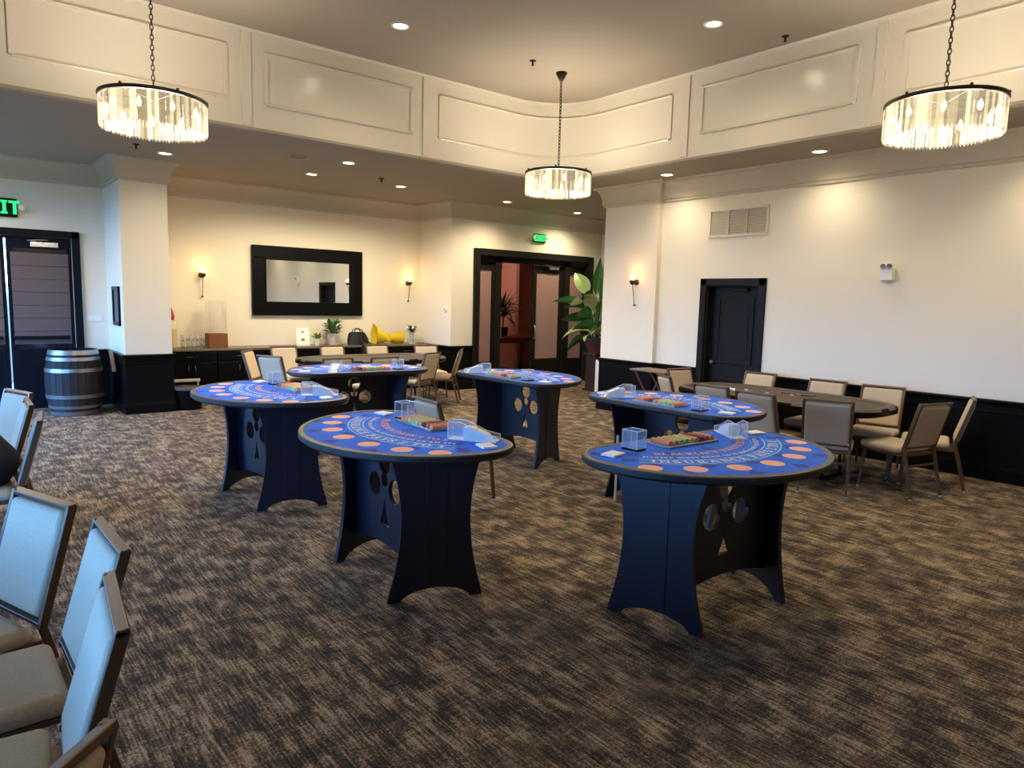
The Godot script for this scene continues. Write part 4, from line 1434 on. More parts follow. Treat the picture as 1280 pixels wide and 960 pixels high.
func wall_things() -> void:
	sconce(Vector3(3.24, 2.0, ZB), 0.0, "lit bronze wall sconce left of the mirror")
	sconce(Vector3(7.06, 2.0, ZB), 0.0, "lit bronze wall sconce right of the mirror")
	sconce(Vector3(8.21, 2.04, -7.14), -PI / 2, "lit bronze wall sconce on the white pier beside the plant")
	sconce(Vector3(4.6, 2.0, ZR), PI, "lit bronze wall sconce on the wall behind the camera, seen in the mirror")
	sconce(Vector3(7.4, 2.0, ZR), PI, "second lit bronze wall sconce on the wall behind the camera")
	exit_sign(Vector3(0.62, 2.81, ZB), "green EXIT sign above the left doors at the frame edge", 1.25, false)
	exit_sign(Vector3(9.47, 2.985, -10.9), "green EXIT sign above the double doors", 0.85, true)
	# mirror
	var t := thing("mirror", "large wall mirror with a wide glossy black frame", "mirror", Vector3(5.05, 1.95, ZB))
	var st := mb()
	var w := 2.03
	var h := 1.18
	var b := 0.22
	for q in [[Vector3(0, h / 2 - b / 2, 0.04), Vector3(w, b, 0.07)], [Vector3(0, -h / 2 + b / 2, 0.04), Vector3(w, b, 0.07)], [Vector3(-w / 2 + b / 2, 0, 0.04), Vector3(b, h - 2 * b + 0.02, 0.07)], [Vector3(w / 2 - b / 2, 0, 0.04), Vector3(b, h - 2 * b + 0.02, 0.07)]]:
		rbox(st, q[0], q[1], 0.02, 3)
	part("frame", st, M.black, t)
	st = mb()
	for q in [[Vector3(0, h / 2 - b, 0.06), Vector3(w - 2 * b + 0.04, 0.03, 0.05)], [Vector3(0, -h / 2 + b, 0.06), Vector3(w - 2 * b + 0.04, 0.03, 0.05)], [Vector3(-w / 2 + b, 0, 0.06), Vector3(0.03, h - 2 * b, 0.05)], [Vector3(w / 2 - b, 0, 0.06), Vector3(0.03, h - 2 * b, 0.05)]]:
		rbox(st, q[0], q[1], 0.008, 2)
	part("inner_lip", st, M.black, t)
	st = mb()
	bx(st, Vector3(-w / 2 + b, -h / 2 + b, 0.02), Vector3(w / 2 - b, h / 2 - b, 0.03))
	part("mirror_glass", st, M.mirror, t)
	# air vent on the right wall
	t = thing("air_vent", "white three-part air vent grille high on the right wall", "vent", Vector3(XW, 2.835, -5.49), -PI / 2)
	st = mb()
	for q in [[Vector3(0, 0.175, 0.012), Vector3(0.9, 0.03, 0.024)], [Vector3(0, -0.175, 0.012), Vector3(0.9, 0.03, 0.024)], [Vector3(-0.435, 0, 0.012), Vector3(0.03, 0.36, 0.024)], [Vector3(0.435, 0, 0.012), Vector3(0.03, 0.36, 0.024)], [Vector3(-0.14, 0, 0.012), Vector3(0.014, 0.33, 0.024)], [Vector3(0.14, 0, 0.012), Vector3(0.014, 0.33, 0.024)]]:
		rbox(st, q[0], q[1], 0.004)
	part("frame", st, M.wall, t)
	st = mb()
	bx(st, Vector3(-0.42, -0.16, 0.001), Vector3(0.42, 0.16, 0.003))
	part("backing", st, mat(rgb(184, 174, 156), 0.8), t)
	for c in 3:
		for k in 14:
			st = mb()
			var y := -0.148 + k * 0.0228
			rbox(st, Vector3(-0.28 + c * 0.28, y, 0.011), Vector3(0.262, 0.003, 0.02), 0.001, 1, Basis(Vector3.RIGHT, 0.6))
			part("slat", st, M.wall, t)
	# emergency light on the right wall
	t = thing("emergency_light", "white twin-head emergency light box on the bare right wall", "emergency light", Vector3(XW, 2.12, -3.5), -PI / 2)
	st = mb()
	rbox(st, Vector3(0, 0, 0.04), Vector3(0.13, 0.15, 0.08), 0.012, 2)
	part("housing", st, M.white, t)
	for s in [-1.0, 1.0]:
		st = mb()
		lathe(st, [Vector2(0, 0), Vector2(0.022, 0.0), Vector2(0.036, 0.045), Vector2(0.032, 0.055), Vector2(0, 0.05)], 16, Vector3(s * 0.035, 0.095, 0.05), Basis(Vector3.RIGHT, PI / 2 + 0.2))
		part("lamp_head", st, M.white, t)
		st = mb()
		lathe(st, [Vector2(0, 0.052), Vector2(0.03, 0.056)], 16, Vector3(s * 0.035, 0.095, 0.05), Basis(Vector3.RIGHT, PI / 2 + 0.2))
		part("lens", st, M.steel, t)
	# framed picture on the side of the pier
	t = thing("framed_picture", "small dark framed picture on the shaded side of the white pier", "picture", Vector3(1.9, 1.5, -11.25), -PI / 2)
	st = mb()
	for q in [[Vector3(0, 0.25, 0.015), Vector3(0.46, 0.05, 0.03)], [Vector3(0, -0.25, 0.015), Vector3(0.46, 0.05, 0.03)], [Vector3(-0.205, 0, 0.015), Vector3(0.05, 0.55, 0.03)], [Vector3(0.205, 0, 0.015), Vector3(0.05, 0.55, 0.03)]]:
		rbox(st, q[0], q[1], 0.005)
	part("frame", st, M.black, t)
	st = mb()
	bx(st, Vector3(-0.19, -0.23, 0.004), Vector3(0.19, 0.23, 0.01))
	part("print", st, mat(rgb(90, 92, 96), 0.4), t)
	# thermostat on the return wall and switch by the exit door
	t = thing("thermostat", "small round white thermostat on the return wall right of the mirror", "thermostat", Vector3(7.35, 1.52, -11.08), -PI / 2)
	st = mb()
	lathe(st, [Vector2(0, 0), Vector2(0.06, 0), Vector2(0.06, 0.02), Vector2(0.05, 0.028), Vector2(0, 0.03)], 20, Vector3.ZERO, Basis(Vector3.RIGHT, PI / 2))
	part("body", st, M.white, t)
	st = mb()
	lathe(st, [Vector2(0, 0.031), Vector2(0.02, 0.03)], 14, Vector3(0.01, 0.005, 0), Basis(Vector3.RIGHT, PI / 2))
	part("dial", st, M.steel, t)
	st = mb()
	rbox(st, Vector3(0, 0, 0.006), Vector3(0.2, 0.1, 0.012), 0.004)
	t = thing("light_switch", "white light switch plate between the exit doors and the pier", "light switch", Vector3(1.72, 1.3, ZB))
	part("plate", st, M.white, t)
	for k in 3:
		st = mb()
		rbox(st, Vector3(-0.055 + 0.055 * k, 0, 0.014), Vector3(0.03, 0.06, 0.01), 0.003)
		part("rocker", st, M.paper, t)

# ------------------------------------------------------------------ counter along the mirror wall
func leafy(t: Node3D, called: String, n: int, base: Vector3, r: float, h: float, len_: float, m: Material, seed_: int) -> void:
	var rng := RandomNumberGenerator.new()
	rng.seed = seed_
	for k in n:
		var a := rng.randf() * TAU
		var e := rng.randf_range(0.15, 1.3)
		var c := base + Vector3(cos(a) * r * sqrt(rng.randf()), h * rng.randf(), sin(a) * r * sqrt(rng.randf()))
		var d := Vector3(cos(a) * cos(e), sin(e), sin(a) * cos(e))
		var st := mb()
		leaf_mesh(st, c, d, len_ * rng.randf_range(0.7, 1.2), 0.42, 0.25)
		part(called, st, m, t)

# a leaf: bent blade with a raised middle, from c along d
func leaf_mesh(st: SurfaceTool, c: Vector3, d: Vector3, length: float, width: float, bend: float, steps := 6, roll := 0.0) -> void:
	var side := d.cross(Vector3.UP).normalized() if absf(d.y) < 0.98 else Vector3.RIGHT
	side = side.rotated(d.normalized(), roll)
	var pts := []
	var p := c
	var dir := d.normalized()
	for i in steps + 1:
		pts.append([p, dir])
		p += dir * length / steps
		dir = (dir + Vector3.DOWN * bend / steps).normalized()
	for i in steps:
		var t0 := i / float(steps)
		var t1 := (i + 1) / float(steps)
		var w0 := length * width * 0.5 * sin(PI * pow(t0, 0.8)) + 0.002
		var w1 := length * width * 0.5 * sin(PI * pow(t1, 0.8)) + 0.001
		var u0: Vector3 = side.cross(pts[i][1]).normalized()
		var u1: Vector3 = side.cross(pts[i + 1][1]).normalized()
		if u0.y < 0: u0 = -u0
		if u1.y < 0: u1 = -u1
		var a: Vector3 = pts[i][0]
		var b: Vector3 = pts[i + 1][0]
		for s in [-1.0, 1.0]:
			quad(st, a, b, b + side * w1 * s + u1 * w1 * 0.35, a + side * w0 * s + u0 * w0 * 0.35)

func pot(t: Node3D, r0: float, r1: float, h: float, m: Material) -> void:
	var st := mb()
	lathe(st, [Vector2(0, 0), Vector2(r0, 0), Vector2(r1, h), Vector2(r1 - 0.008, h), Vector2(r1 - 0.012, h - 0.02), Vector2(0, h - 0.02)], 22, Vector3.ZERO, Basis.IDENTITY, false)
	part("pot", st, m, t)

func counter() -> void:
	var top := 0.845
	var zf := -11.45
	# cabinet units under one worktop
	var labels := ["black cabinet unit at the left end of the counter, beside the pier", "black cabinet unit second from the pier", "black cabinet unit third from the pier", "black cabinet unit fourth from the pier", "black cabinet unit fifth from the pier", "black cabinet unit at the right end of the counter"]
	for k in 6:
		var x0 := 2.53 + k * 0.77
		var t := thing("cabinet", labels[k], "cabinet", Vector3(x0 + 0.383, 0, -11.71), 0.0, "black cabinets under the worktop")
		var st := mb()
		rbox(st, Vector3(0, 0.41, 0), Vector3(0.765, 0.8, 0.5), 0.004)
		part("body", st, M.black, t)
		for s in [-1.0, 1.0]:
			st = mb()
			rbox(st, Vector3(s * 0.19, 0.345, 0.26), Vector3(0.36, 0.58, 0.02), 0.004)
			for q in [[Vector3(s * 0.19, 0.61, 0.273), Vector3(0.30, 0.012, 0.01)], [Vector3(s * 0.19, 0.08, 0.273), Vector3(0.30, 0.012, 0.01)], [Vector3(s * 0.19 - 0.145, 0.345, 0.273), Vector3(0.012, 0.53, 0.01)], [Vector3(s * 0.19 + 0.145, 0.345, 0.273), Vector3(0.012, 0.53, 0.01)]]:
				rbox(st, q[0], q[1], 0.003)
			var d := part("door", st, M.black, t)
			st = mb()
			tube(st, [Vector3(s * 0.05, 0.5, 0.275), Vector3(s * 0.05, 0.5, 0.295), Vector3(s * 0.05, 0.58, 0.295), Vector3(s * 0.05, 0.58, 0.275)], 0.005, 6)
			part("handle", st, M.steel, d)
		st = mb()
		rbox(st, Vector3(0, 0.725, 0.26), Vector3(0.74, 0.13, 0.02), 0.004)
		var dr := part("drawer", st, M.black, t)
		st = mb()
		tube(st, [Vector3(-0.08, 0.725, 0.275), Vector3(-0.08, 0.725, 0.298), Vector3(0.08, 0.725, 0.298), Vector3(0.08, 0.725, 0.275)], 0.005, 6)
		part("handle", st, M.steel, dr)
	var st := mb()
	rbox(st, Vector3(4.84, top - 0.0175, -11.71), Vector3(4.66, 0.035, 0.56), 0.006)
	single("worktop", st, M.stone, "long brownish stone worktop along the mirror wall", "worktop")
	var Y := top + 0.001
	# acrylic box on a wooden base
	var t := thing("acrylic_case", "tall clear acrylic case on an orange-brown wooden box", "display case", Vector3(3.37, Y, -11.72))
	st = mb()
	rbox(st, Vector3(0, 0.115, 0), Vector3(0.29, 0.23, 0.24), 0.005)
	part("wooden_box", st, M.wood, t)
	st = mb()
	for q in [[Vector3(-0.125, 0.49, 0), Vector3(0.004, 0.5, 0.22)], [Vector3(0.125, 0.49, 0), Vector3(0.004, 0.5, 0.22)], [Vector3(0, 0.49, -0.11), Vector3(0.25, 0.5, 0.004)], [Vector3(0, 0.49, 0.11), Vector3(0.25, 0.5, 0.004)]]:
		rbox(st, q[0], q[1], 0.001)
	part("clear_walls", st, clear(rgb(225, 220, 205), 0.10, 0.08), t)
	st = mb()
	for sx in [-1.0, 1.0]:
		for sz in [-1.0, 1.0]:
			tube(st, [Vector3(sx * 0.125, 0.24, sz * 0.11), Vector3(sx * 0.125, 0.74, sz * 0.11)], 0.003, 5)
		tube(st, [Vector3(sx * 0.125, 0.74, -0.11), Vector3(sx * 0.125, 0.74, 0.11)], 0.003, 5)
		tube(st, [Vector3(-0.125, 0.74, sx * 0.11), Vector3(0.125, 0.74, sx * 0.11)], 0.003, 5)
	part("edge", st, clear(rgb(225, 215, 195), 0.5, 0.3), t)
	# glasses
	for r in 2:
		for k in 5:
			st = mb()
			lathe(st, [Vector2(0.0, 0.006), Vector2(0.024, 0.006), Vector2(0.031, 0.1), Vector2(0.033, 0.1), Vector2(0.026, 0.0), Vector2(0.0, 0.0)], 14)
			single("drinking_glass", st, clear(rgb(215, 215, 205), 0.35, 0.08), "clear drinking glass, %s from the pier in the %s row on the counter" % [["first", "second", "third", "fourth", "last"][k], ["lower", "upper"][r]], "glass", Vector3(2.87 + k * 0.072, Y + r * 0.103, -11.74 + (k % 2) * 0.01), 0.0, "drinking glasses on the counter")
	# tall red-topped dispenser half hidden by the pier
	t = thing("fire_extinguisher", "fire extinguisher with red top standing on the counter behind the pier", "fire extinguisher", Vector3(2.71, Y, -11.74), PI)
	st = mb()
	lathe(st, [Vector2(0, 0), Vector2(0.075, 0), Vector2(0.078, 0.02), Vector2(0.078, 0.36), Vector2(0.06, 0.42), Vector2(0.03, 0.45), Vector2(0, 0.45)], 22)
	part("cylinder", st, mat(rgb(196, 164, 122), 0.5), t)
	st = mb()
	lathe(st, [Vector2(0.0795, 0.3), Vector2(0.0795, 0.4), Vector2(0.072, 0.415)], 22)
	part("label_band", st, mat(rgb(210, 200, 176), 0.6), t)
	st = mb()
	lathe(st, [Vector2(0.0, 0.44), Vector2(0.04, 0.44), Vector2(0.05, 0.5), Vector2(0.035, 0.56), Vector2(0.015, 0.62), Vector2(0, 0.63)], 18)
	part("red_top", st, M.red, t)
	st = mb()
	tube(st, [Vector3(0.03, 0.47, 0.02), Vector3(0.09, 0.44, 0.05), Vector3(0.1, 0.3, 0.05), Vector3(0.09, 0.2, 0.04)], 0.012, 8)
	part("hose", st, M.black, t)
	# white sign card
	t = thing("sign_card", "white printed card standing on the counter below the mirror", "sign", Vector3(4.82, Y, -11.74))
	st = mb()
	rbox(st, Vector3(0, 0.155, 0), Vector3(0.24, 0.31, 0.006), 0.002, 1, Basis(Vector3.RIGHT, -0.12))
	part("card", st, M.paper, t)
	st = mb()
	rbox(st, Vector3(0, 0.006, 0.0), Vector3(0.2, 0.012, 0.07), 0.003)
	part("foot", st, M.white, t)
	st = mb()
	rbox(st, Vector3(0, 0.235, -0.0045), Vector3(0.035, 0.03, 0.004), 0.001, 1, Basis(Vector3.RIGHT, -0.12))
	rbox(st, Vector3(0, 0.10, 0.012), Vector3(0.06, 0.04, 0.004), 0.001, 1, Basis(Vector3.RIGHT, -0.12))
	part("print", st, mat(rgb(120, 112, 100), 0.7), t)
	# small and larger potted plants
	t = thing("potted_plant", "small bright green plant in a white cup on the counter", "plant", Vector3(5.07, Y, -11.72))
	pot(t, 0.04, 0.05, 0.1, M.white)
	leafy(t, "leaf", 36, Vector3(0, 0.1, 0), 0.05, 0.06, 0.08, mat(rgb(110, 150, 60), 0.6), 5)
	t = thing("potted_plant", "bushy green plant in a pale pot on the counter under the mirror", "plant", Vector3(5.37, Y, -11.72))
	pot(t, 0.08, 0.105, 0.17, mat(rgb(196, 186, 172), 0.6))
	leafy(t, "leaf", 90, Vector3(0, 0.19, 0), 0.11, 0.2, 0.12, mat(rgb(86, 116, 62), 0.6), 6)
	# black bag
	t = thing("shoulder_bag", "black handbag slumped on the counter edge beside the yellow bow", "bag", Vector3(5.80, Y, -11.62))
	st = mb()
	var n := 18
	var prof := [[0.0, 0.185, 0.11], [0.04, 0.2, 0.12], [0.12, 0.19, 0.11], [0.19, 0.165, 0.085], [0.225, 0.15, 0.05], [0.235, 0.1, 0.02]]
	for i in prof.size() - 1:
		for j in n:
			var v := []
			for e in [[i, j], [i, j + 1], [i + 1, j + 1], [i + 1, j]]:
				var a: float = TAU * e[1] / n
				var q = prof[e[0]]
				var wob := 1.0 + 0.06 * sin(3.0 * a + e[0])
				v.append(Vector3(cos(a) * q[1] * wob, q[0], sin(a) * q[2] * wob))
				v.append(Vector3(cos(a), 0.2, sin(a) * 1.5).normalized())
			quadn(st, v[0], v[1], v[2], v[3], v[4], v[5], v[6], v[7])
	part("body", st, M.bag, t)
	for s in [-1.0, 1.0]:
		st = mb()
		tube(st, [Vector3(-0.09, 0.2, s * 0.04), Vector3(-0.07, 0.27, s * 0.045), Vector3(0.0, 0.3, s * 0.045), Vector3(0.07, 0.265, s * 0.045), Vector3(0.09, 0.2, s * 0.04)], 0.009, 7)
		part("handle", st, M.bag, t)
	st = mb()
	tube(st, [Vector3(0.12, 0.2, 0.07), Vector3(0.15, 0.1, 0.13), Vector3(0.13, 0.012, 0.15), Vector3(0.03, 0.012, 0.15)], 0.01, 7)
	part("strap", st, M.bag, t)
	st = mb()
	rbox(st, Vector3(0.06, -0.06, 0.262), Vector3(0.2, 0.2, 0.06), 0.028, 3)
	tube(st, [Vector3(0.0, 0.03, 0.262), Vector3(0.0, 0.07, 0.18), Vector3(0.0, 0.12, 0.11)], 0.012, 7)
	tube(st, [Vector3(0.12, 0.03, 0.262), Vector3(0.12, 0.07, 0.18), Vector3(0.12, 0.12, 0.11)], 0.012, 7)
	part("hanging_pouch", st, M.bag, t)
	# yellow bow
	t = thing("yellow_bow", "large bright yellow fabric bow lying on the counter", "bow", Vector3(6.48, Y, -11.72))
	for s in [-1.0, 1.0]:
		st = mb()
		var rows := 12
		for i in rows:
			for j in 20:
				var v := []
				for e in [[i, j], [i, j + 1], [i + 1, j + 1], [i + 1, j]]:
					var u: float = e[0] / float(rows)
					var a: float = TAU * e[1] / 20.0
					var hh := 0.045 + (0.16 if s < 0 else 0.10) * pow(u, 0.8)
					var dd := 0.05 + 0.07 * u
					if u > 0.99: dd *= 0.8
					var rip := 1.0 + 0.10 * sin(5.0 * a + 1.3 * s) * u
					var p := Vector3(s * (0.015 + 0.27 * u * (1.0 if s < 0 else 1.0)) + 0.02 * cos(a) * u, 0.10 + (0.075 if s < 0 else 0.0) * u + sin(a) * hh * rip * 0.98, cos(a) * dd * rip)
					p.y = maxf(p.y, 0.004)
					v.append(p)
					v.append(Vector3(s * 0.15, sin(a), cos(a)).normalized())
				quadn(st, v[0], v[1], v[2], v[3], v[4], v[5], v[6], v[7])
		for j in 20:
			var a0 := TAU * j / 20.0
			var a1 := TAU * (j + 1) / 20.0
			var hh := 0.045 + (0.16 if s < 0 else 0.10)
			var oy := 0.10 + (0.075 if s < 0 else 0.0)
			var X: float = s * (0.015 + 0.27 * (1.0 if s < 0 else 1.0))
			tri(st, Vector3(X - s * 0.05, oy, 0), Vector3(X + 0.02 * cos(a0), maxf(0.004, oy + sin(a0) * hh * (1 + 0.1 * sin(5 * a0 + 1.3 * s)) * 0.98), cos(a0) * 0.096), Vector3(X + 0.02 * cos(a1), maxf(0.004, oy + sin(a1) * hh * (1 + 0.1 * sin(5 * a1 + 1.3 * s)) * 0.98), cos(a1) * 0.096))
		part("loop", st, M.yellow, t)
	st = mb()
	rbox(st, Vector3(0, 0.11, 0.0), Vector3(0.07, 0.15, 0.16), 0.03, 3)
	part("knot", st, M.yellow, t)
	# flowers in a vase
	t = thing("flower_vase", "clear vase with white and green flowers at the right end of the counter", "vase", Vector3(7.0, Y, -11.72))
	st = mb()
	lathe(st, [Vector2(0, 0.0), Vector2(0.045, 0.0), Vector2(0.05, 0.03), Vector2(0.035, 0.1), Vector2(0.05, 0.17), Vector2(0.046, 0.17), Vector2(0.031, 0.1), Vector2(0.045, 0.03), Vector2(0, 0.01)], 18)
	part("vase", st, clear(rgb(210, 215, 205), 0.4, 0.06), t)
	for k in 7:
		var a := TAU * k / 7.0
		st = mb()
		tube(st, [Vector3(0, 0.03, 0), Vector3(cos(a) * 0.03, 0.16, sin(a) * 0.03), Vector3(cos(a) * 0.08, 0.28, sin(a) * 0.07)], 0.004, 5)
		part("stem", st, M.leaf, t)
		st = mb()
		ellipsoid(st, Vector3(cos(a) * 0.08, 0.295 + 0.03 * (k % 2), sin(a) * 0.07), Vector3(0.028, 0.022, 0.028), 8, 6)
		part("flower", st, M.paper if k % 2 == 0 else mat(rgb(150, 120, 120), 0.7), t)
	leafy(t, "leaf", 24, Vector3(0, 0.19, 0), 0.06, 0.1, 0.1, M.leaf_dark, 8)
	# little things at the counter's right end
	st = mb()
	rbox(st, Vector3(0, 0.012, 0), Vector3(0.15, 0.024, 0.045), 0.008, 2)
	single("remote_control", st, mat(rgb(190, 186, 176), 0.5), "pale remote control lying between bow and flower vase", "remote control", Vector3(6.62 + 0.28, Y, -11.52), 0.2)

# ------------------------------------------------------------------ barrel, bin, plant, stand
func barrel_radius(y: float) -> float:
	return 0.285 + 0.065 * (1.0 - pow((y / 0.9 - 0.5) / 0.5, 2.0))

func corner_things() -> void:
	# wine barrel
	var t := thing("wine_barrel", "dark oak wine barrel with steel hoops by the exit doors", "barrel", Vector3(1.34, 0, -11.28))
	var H := 0.90
	var st: SurfaceTool
	for k in 24:
		st = mb()
		var a0 := TAU * (k + 0.03) / 24.0
		var a1 := TAU * (k + 0.97) / 24.0
		for i in 10:
			var y0 := H * i / 10.0
			var y1 := H * (i + 1) / 10.0
			var r0: float = barrel_radius(y0)
			var r1: float = barrel_radius(y1)
			var p := [Vector3(cos(a0) * r0, y0, sin(a0) * r0), Vector3(cos(a1) * r0, y0, sin(a1) * r0), Vector3(cos(a1) * r1, y1, sin(a1) * r1), Vector3(cos(a0) * r1, y1, sin(a0) * r1)]
			var q := []
			for v in p: q.append(v - Vector3(v.x, 0, v.z).normalized() * 0.02)
			var na := Vector3(cos((a0 + a1) / 2), 0, sin((a0 + a1) / 2))
			quadn(st, p[0], na, p[1], na, p[2], na, p[3], na)
			quad(st, p[0], p[3], q[3], q[0])
			quad(st, p[1], q[1], q[2], p[2])
			if i == 9: quad(st, p[3], p[2], q[2], q[3])
		part("stave", st, M.oak, t)
	st = mb()
	lathe(st, [Vector2(0.0, H - 0.035), Vector2(0.27, H - 0.035)], 28)
	part("head", st, M.oak, t)
	for q in [[0.005, 0.06], [0.10, 0.14], [0.24, 0.29], [0.60, 0.65], [0.755, 0.80], [0.835, 0.895]]:
		st = mb()
		lathe(st, [Vector2(barrel_radius(q[0]) + 0.001, q[0]), Vector2(barrel_radius(q[0]) + 0.006, q[0]), Vector2(barrel_radius(q[1]) + 0.006, q[1]), Vector2(barrel_radius(q[1]) + 0.001, q[1])], 36, Vector3.ZERO, Basis.IDENTITY, false)
		part("hoop", st, M.steel, t)
	st = mb()
	rbox(st, Vector3.ZERO, Vector3(0.05, 0.3, 0.02), 0.004, 1, Basis(Vector3.BACK, 0.12))
	single("wooden_stick", st, mat(rgb(150, 136, 116), 0.6), "short pale board hung against the pier beside the barrel", "board", Vector3(1.80, 0.72, -11.2))
	# waste bin
	t = thing("waste_bin", "black waste bin with grey rim and pale bar beside the pier", "bin", Vector3(2.72, 0, -10.98))
	st = mb()
	lathe(st, [Vector2(0, 0), Vector2(0.2, 0), Vector2(0.235, 0.3), Vector2(0.225, 0.3), Vector2(0.19, 0.02), Vector2(0, 0.02)], 26, Vector3.ZERO, Basis.IDENTITY, false)
	part("body", st, M.black, t)
	st = mb()
	lathe(st, [Vector2(0.225, 0.295), Vector2(0.25, 0.3), Vector2(0.25, 0.325), Vector2(0.215, 0.325), Vector2(0.21, 0.3)], 26, Vector3.ZERO, Basis.IDENTITY, false)
	lathe(st, [Vector2(0, 0.33), Vector2(0.216, 0.318)], 26)
	part("rim", st, mat(rgb(84, 82, 78), 0.5), t)
	st = mb()
	rbox(st, Vector3(0.02, 0.40, -0.16), Vector3(0.42, 0.045, 0.03), 0.01, 2)
	for s in [-1.0, 1.0]:
		rbox(st, Vector3(0.02 + s * 0.18, 0.355, -0.16), Vector3(0.02, 0.08, 0.02), 0.004)
	part("pale_bar", st, mat(rgb(186, 176, 158), 0.5), t)
	# tall plant on a pedestal in the alcove
	t = thing("plant_pedestal", "dark reddish wooden pedestal under the tall plant", "pedestal", Vector3(9.86, 0, -9.55))
	st = mb()
	rbox(st, Vector3(0, 0.36, 0), Vector3(0.26, 0.7, 0.26), 0.01)
	part("column", st, M.dark_wood, t)
	st = mb()
	rbox(st, Vector3(0, 0.725, 0), Vector3(0.36, 0.05, 0.36), 0.01)
	rbox(st, Vector3(0, 0.02, 0), Vector3(0.34, 0.04, 0.34), 0.01)
	part("top_board", st, M.dark_wood, t)
	t = thing("tall_plant", "tall broad-leaved plant in a dark red pot beside the double doors", "plant", Vector3(9.86, 0.751, -9.55))
	st = mb()
	lathe(st, [Vector2(0, 0), Vector2(0.16, 0), Vector2(0.22, 0.24), Vector2(0.235, 0.25), Vector2(0.235, 0.28), Vector2(0.205, 0.28), Vector2(0.2, 0.24), Vector2(0, 0.24)], 24, Vector3.ZERO, Basis.IDENTITY, false)
	part("pot", st, mat(rgb(70, 28, 26), 0.5), t)
	# right of the view is along (0.776, 0.63): spread of the leaves as seen
	var rgt := Vector3(0.776, 0, 0.631)
	var away := Vector3(0.631, 0, -0.776)
	var leaves := [
		[-0.16, 0.95, -1.0, 0.25, 0.62, 0.26, 0.5, 0], [-0.12, 1.1, -0.35, 1.0, 0.60, 0.42, 0.7, 1], [-0.02, 0.9, -0.75, 0.75, 0.58, 0.4, 0.9, 1], [0.06, 1.25, 0.1, 1.2, 0.75, 0.24, 0.1, 0], [0.1, 1.05, 0.45, 1.0, 0.6, 0.3, 0.5, 0],
		[-0.1, 0.62, -1.0, 0.25, 0.62, 0.34, 0.55, 2], [-0.02, 0.55, -0.8, 0.5, 0.6, 0.4, 1.0, 2], [0.05, 0.7, 0.5, 0.6, 0.55, 0.4, 0.8, 0], [0.0, 0.6, 0.1, 0.9, 0.55, 0.42, 1.1, 3], [-0.08, 0.42, -0.85, 0.1, 0.62, 0.36, 1.1, 1],
		[0.0, 0.38, -0.4, 0.2, 0.58, 0.42, 1.3, 1], [0.08, 0.4, 0.5, 0.2, 0.58, 0.4, 1.2, 0], [0.02, 0.34, -0.15, 0.3, 0.5, 0.44, 1.5, 3], [-0.1, 0.3, -0.7, -0.1, 0.55, 0.3, 1.4, 2], [0.1, 0.5, 0.9, 0.4, 0.6, 0.34, 0.8, 2],
		[-0.04, 0.8, -0.5, 0.9, 0.5, 0.36, 0.9, 3], [0.03, 0.85, 0.25, 0.8, 0.55, 0.34, 0.6, 2], [0.0, 0.75, -0.2, 0.7, 0.5, 0.42, 1.2, 0], [-0.18, 0.98, -1.0, 0.1, 0.3, 0.5, 0.8, 3], [0.04, 0.48, 0.0, 0.5, 0.5, 0.44, 1.2, 2], [0.12, 0.95, 0.8, 0.7, 0.55, 0.34, 0.6, 1],
		[-0.02, 1.1, 0.12, 1.3, 0.75, 0.22, 0.08, 0], [-0.12, 0.8, -0.9, 0.5, 0.5, 0.4, 0.9, 2], [-0.06, 0.7, -0.6, 0.4, 0.55, 0.42, 0.9, 0], [0.02, 0.66, -0.3, 0.2, 0.52, 0.44, 1.2, 2], [-0.02, 0.45, -0.6, 0.3, 0.56, 0.42, 1.3, 0], [0.03, 1.0, -0.1, 0.9, 0.55, 0.4, 0.8, 0], [0.06, 0.3, 0.3, 0.1, 0.5, 0.42, 1.5, 2], [-0.05, 1.0, -0.5, 0.5, 0.5, 0.44, 1.1, 2], [0.0, 0.35, -0.9, 0.5, 0.55, 0.36, 1.3, 0]]
	var lm := [M.leaf, M.leaf_light, M.leaf_dark, M.leaf_pale]
	for i in leaves.size():
		var q = leaves[i]
		var dep := sin(i * 2.4) * 0.7
		var foot: Vector3 = rgt * q[0] * 0.3 + Vector3(0, 0.24, 0) + away * dep * 0.06
		var joint: Vector3 = rgt * q[0] * 1.6 + Vector3(0, q[1], 0) + away * dep * 0.15
		st = mb()
		tube(st, [foot, foot.lerp(joint, 0.6) + Vector3(0, 0.06, 0), joint], 0.009, 6)
		var stem := part("stem", st, M.leaf, t)
		st = mb()
		leaf_mesh(st, joint, (rgt * q[2] + Vector3.UP * q[3] + away * dep).normalized(), q[4], q[5] * 1.15, q[6], 8, [0.9, -0.8, 0.5, 1.2, -0.4][i % 5])
		part("leaf", st, lm[q[7]], stem)
	# narrow white board beside the pedestal
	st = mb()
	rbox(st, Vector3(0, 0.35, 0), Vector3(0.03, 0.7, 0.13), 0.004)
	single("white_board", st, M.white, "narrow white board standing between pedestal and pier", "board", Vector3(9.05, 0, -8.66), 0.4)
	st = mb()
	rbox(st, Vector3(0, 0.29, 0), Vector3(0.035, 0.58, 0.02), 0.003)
	single("white_strip", st, M.white, "narrow plain white strip upright under the table behind the nearest right one", "foam strip", Vector3(4.47, 0, -4.02), 0.8)  # unidentified upright white strip at the table end
	# folding tray stand by the right pier
	t = thing("folding_table", "small folding tray table with dark red crossed legs by the right pier", "table", Vector3(7.93, 0, -6.45), 0.0)
	st = mb()
	rbox(st, Vector3(0, 0.765, 0), Vector3(0.42, 0.025, 0.66), 0.008)
	part("top", st, mat(rgb(120, 104, 88), 0.5), t)
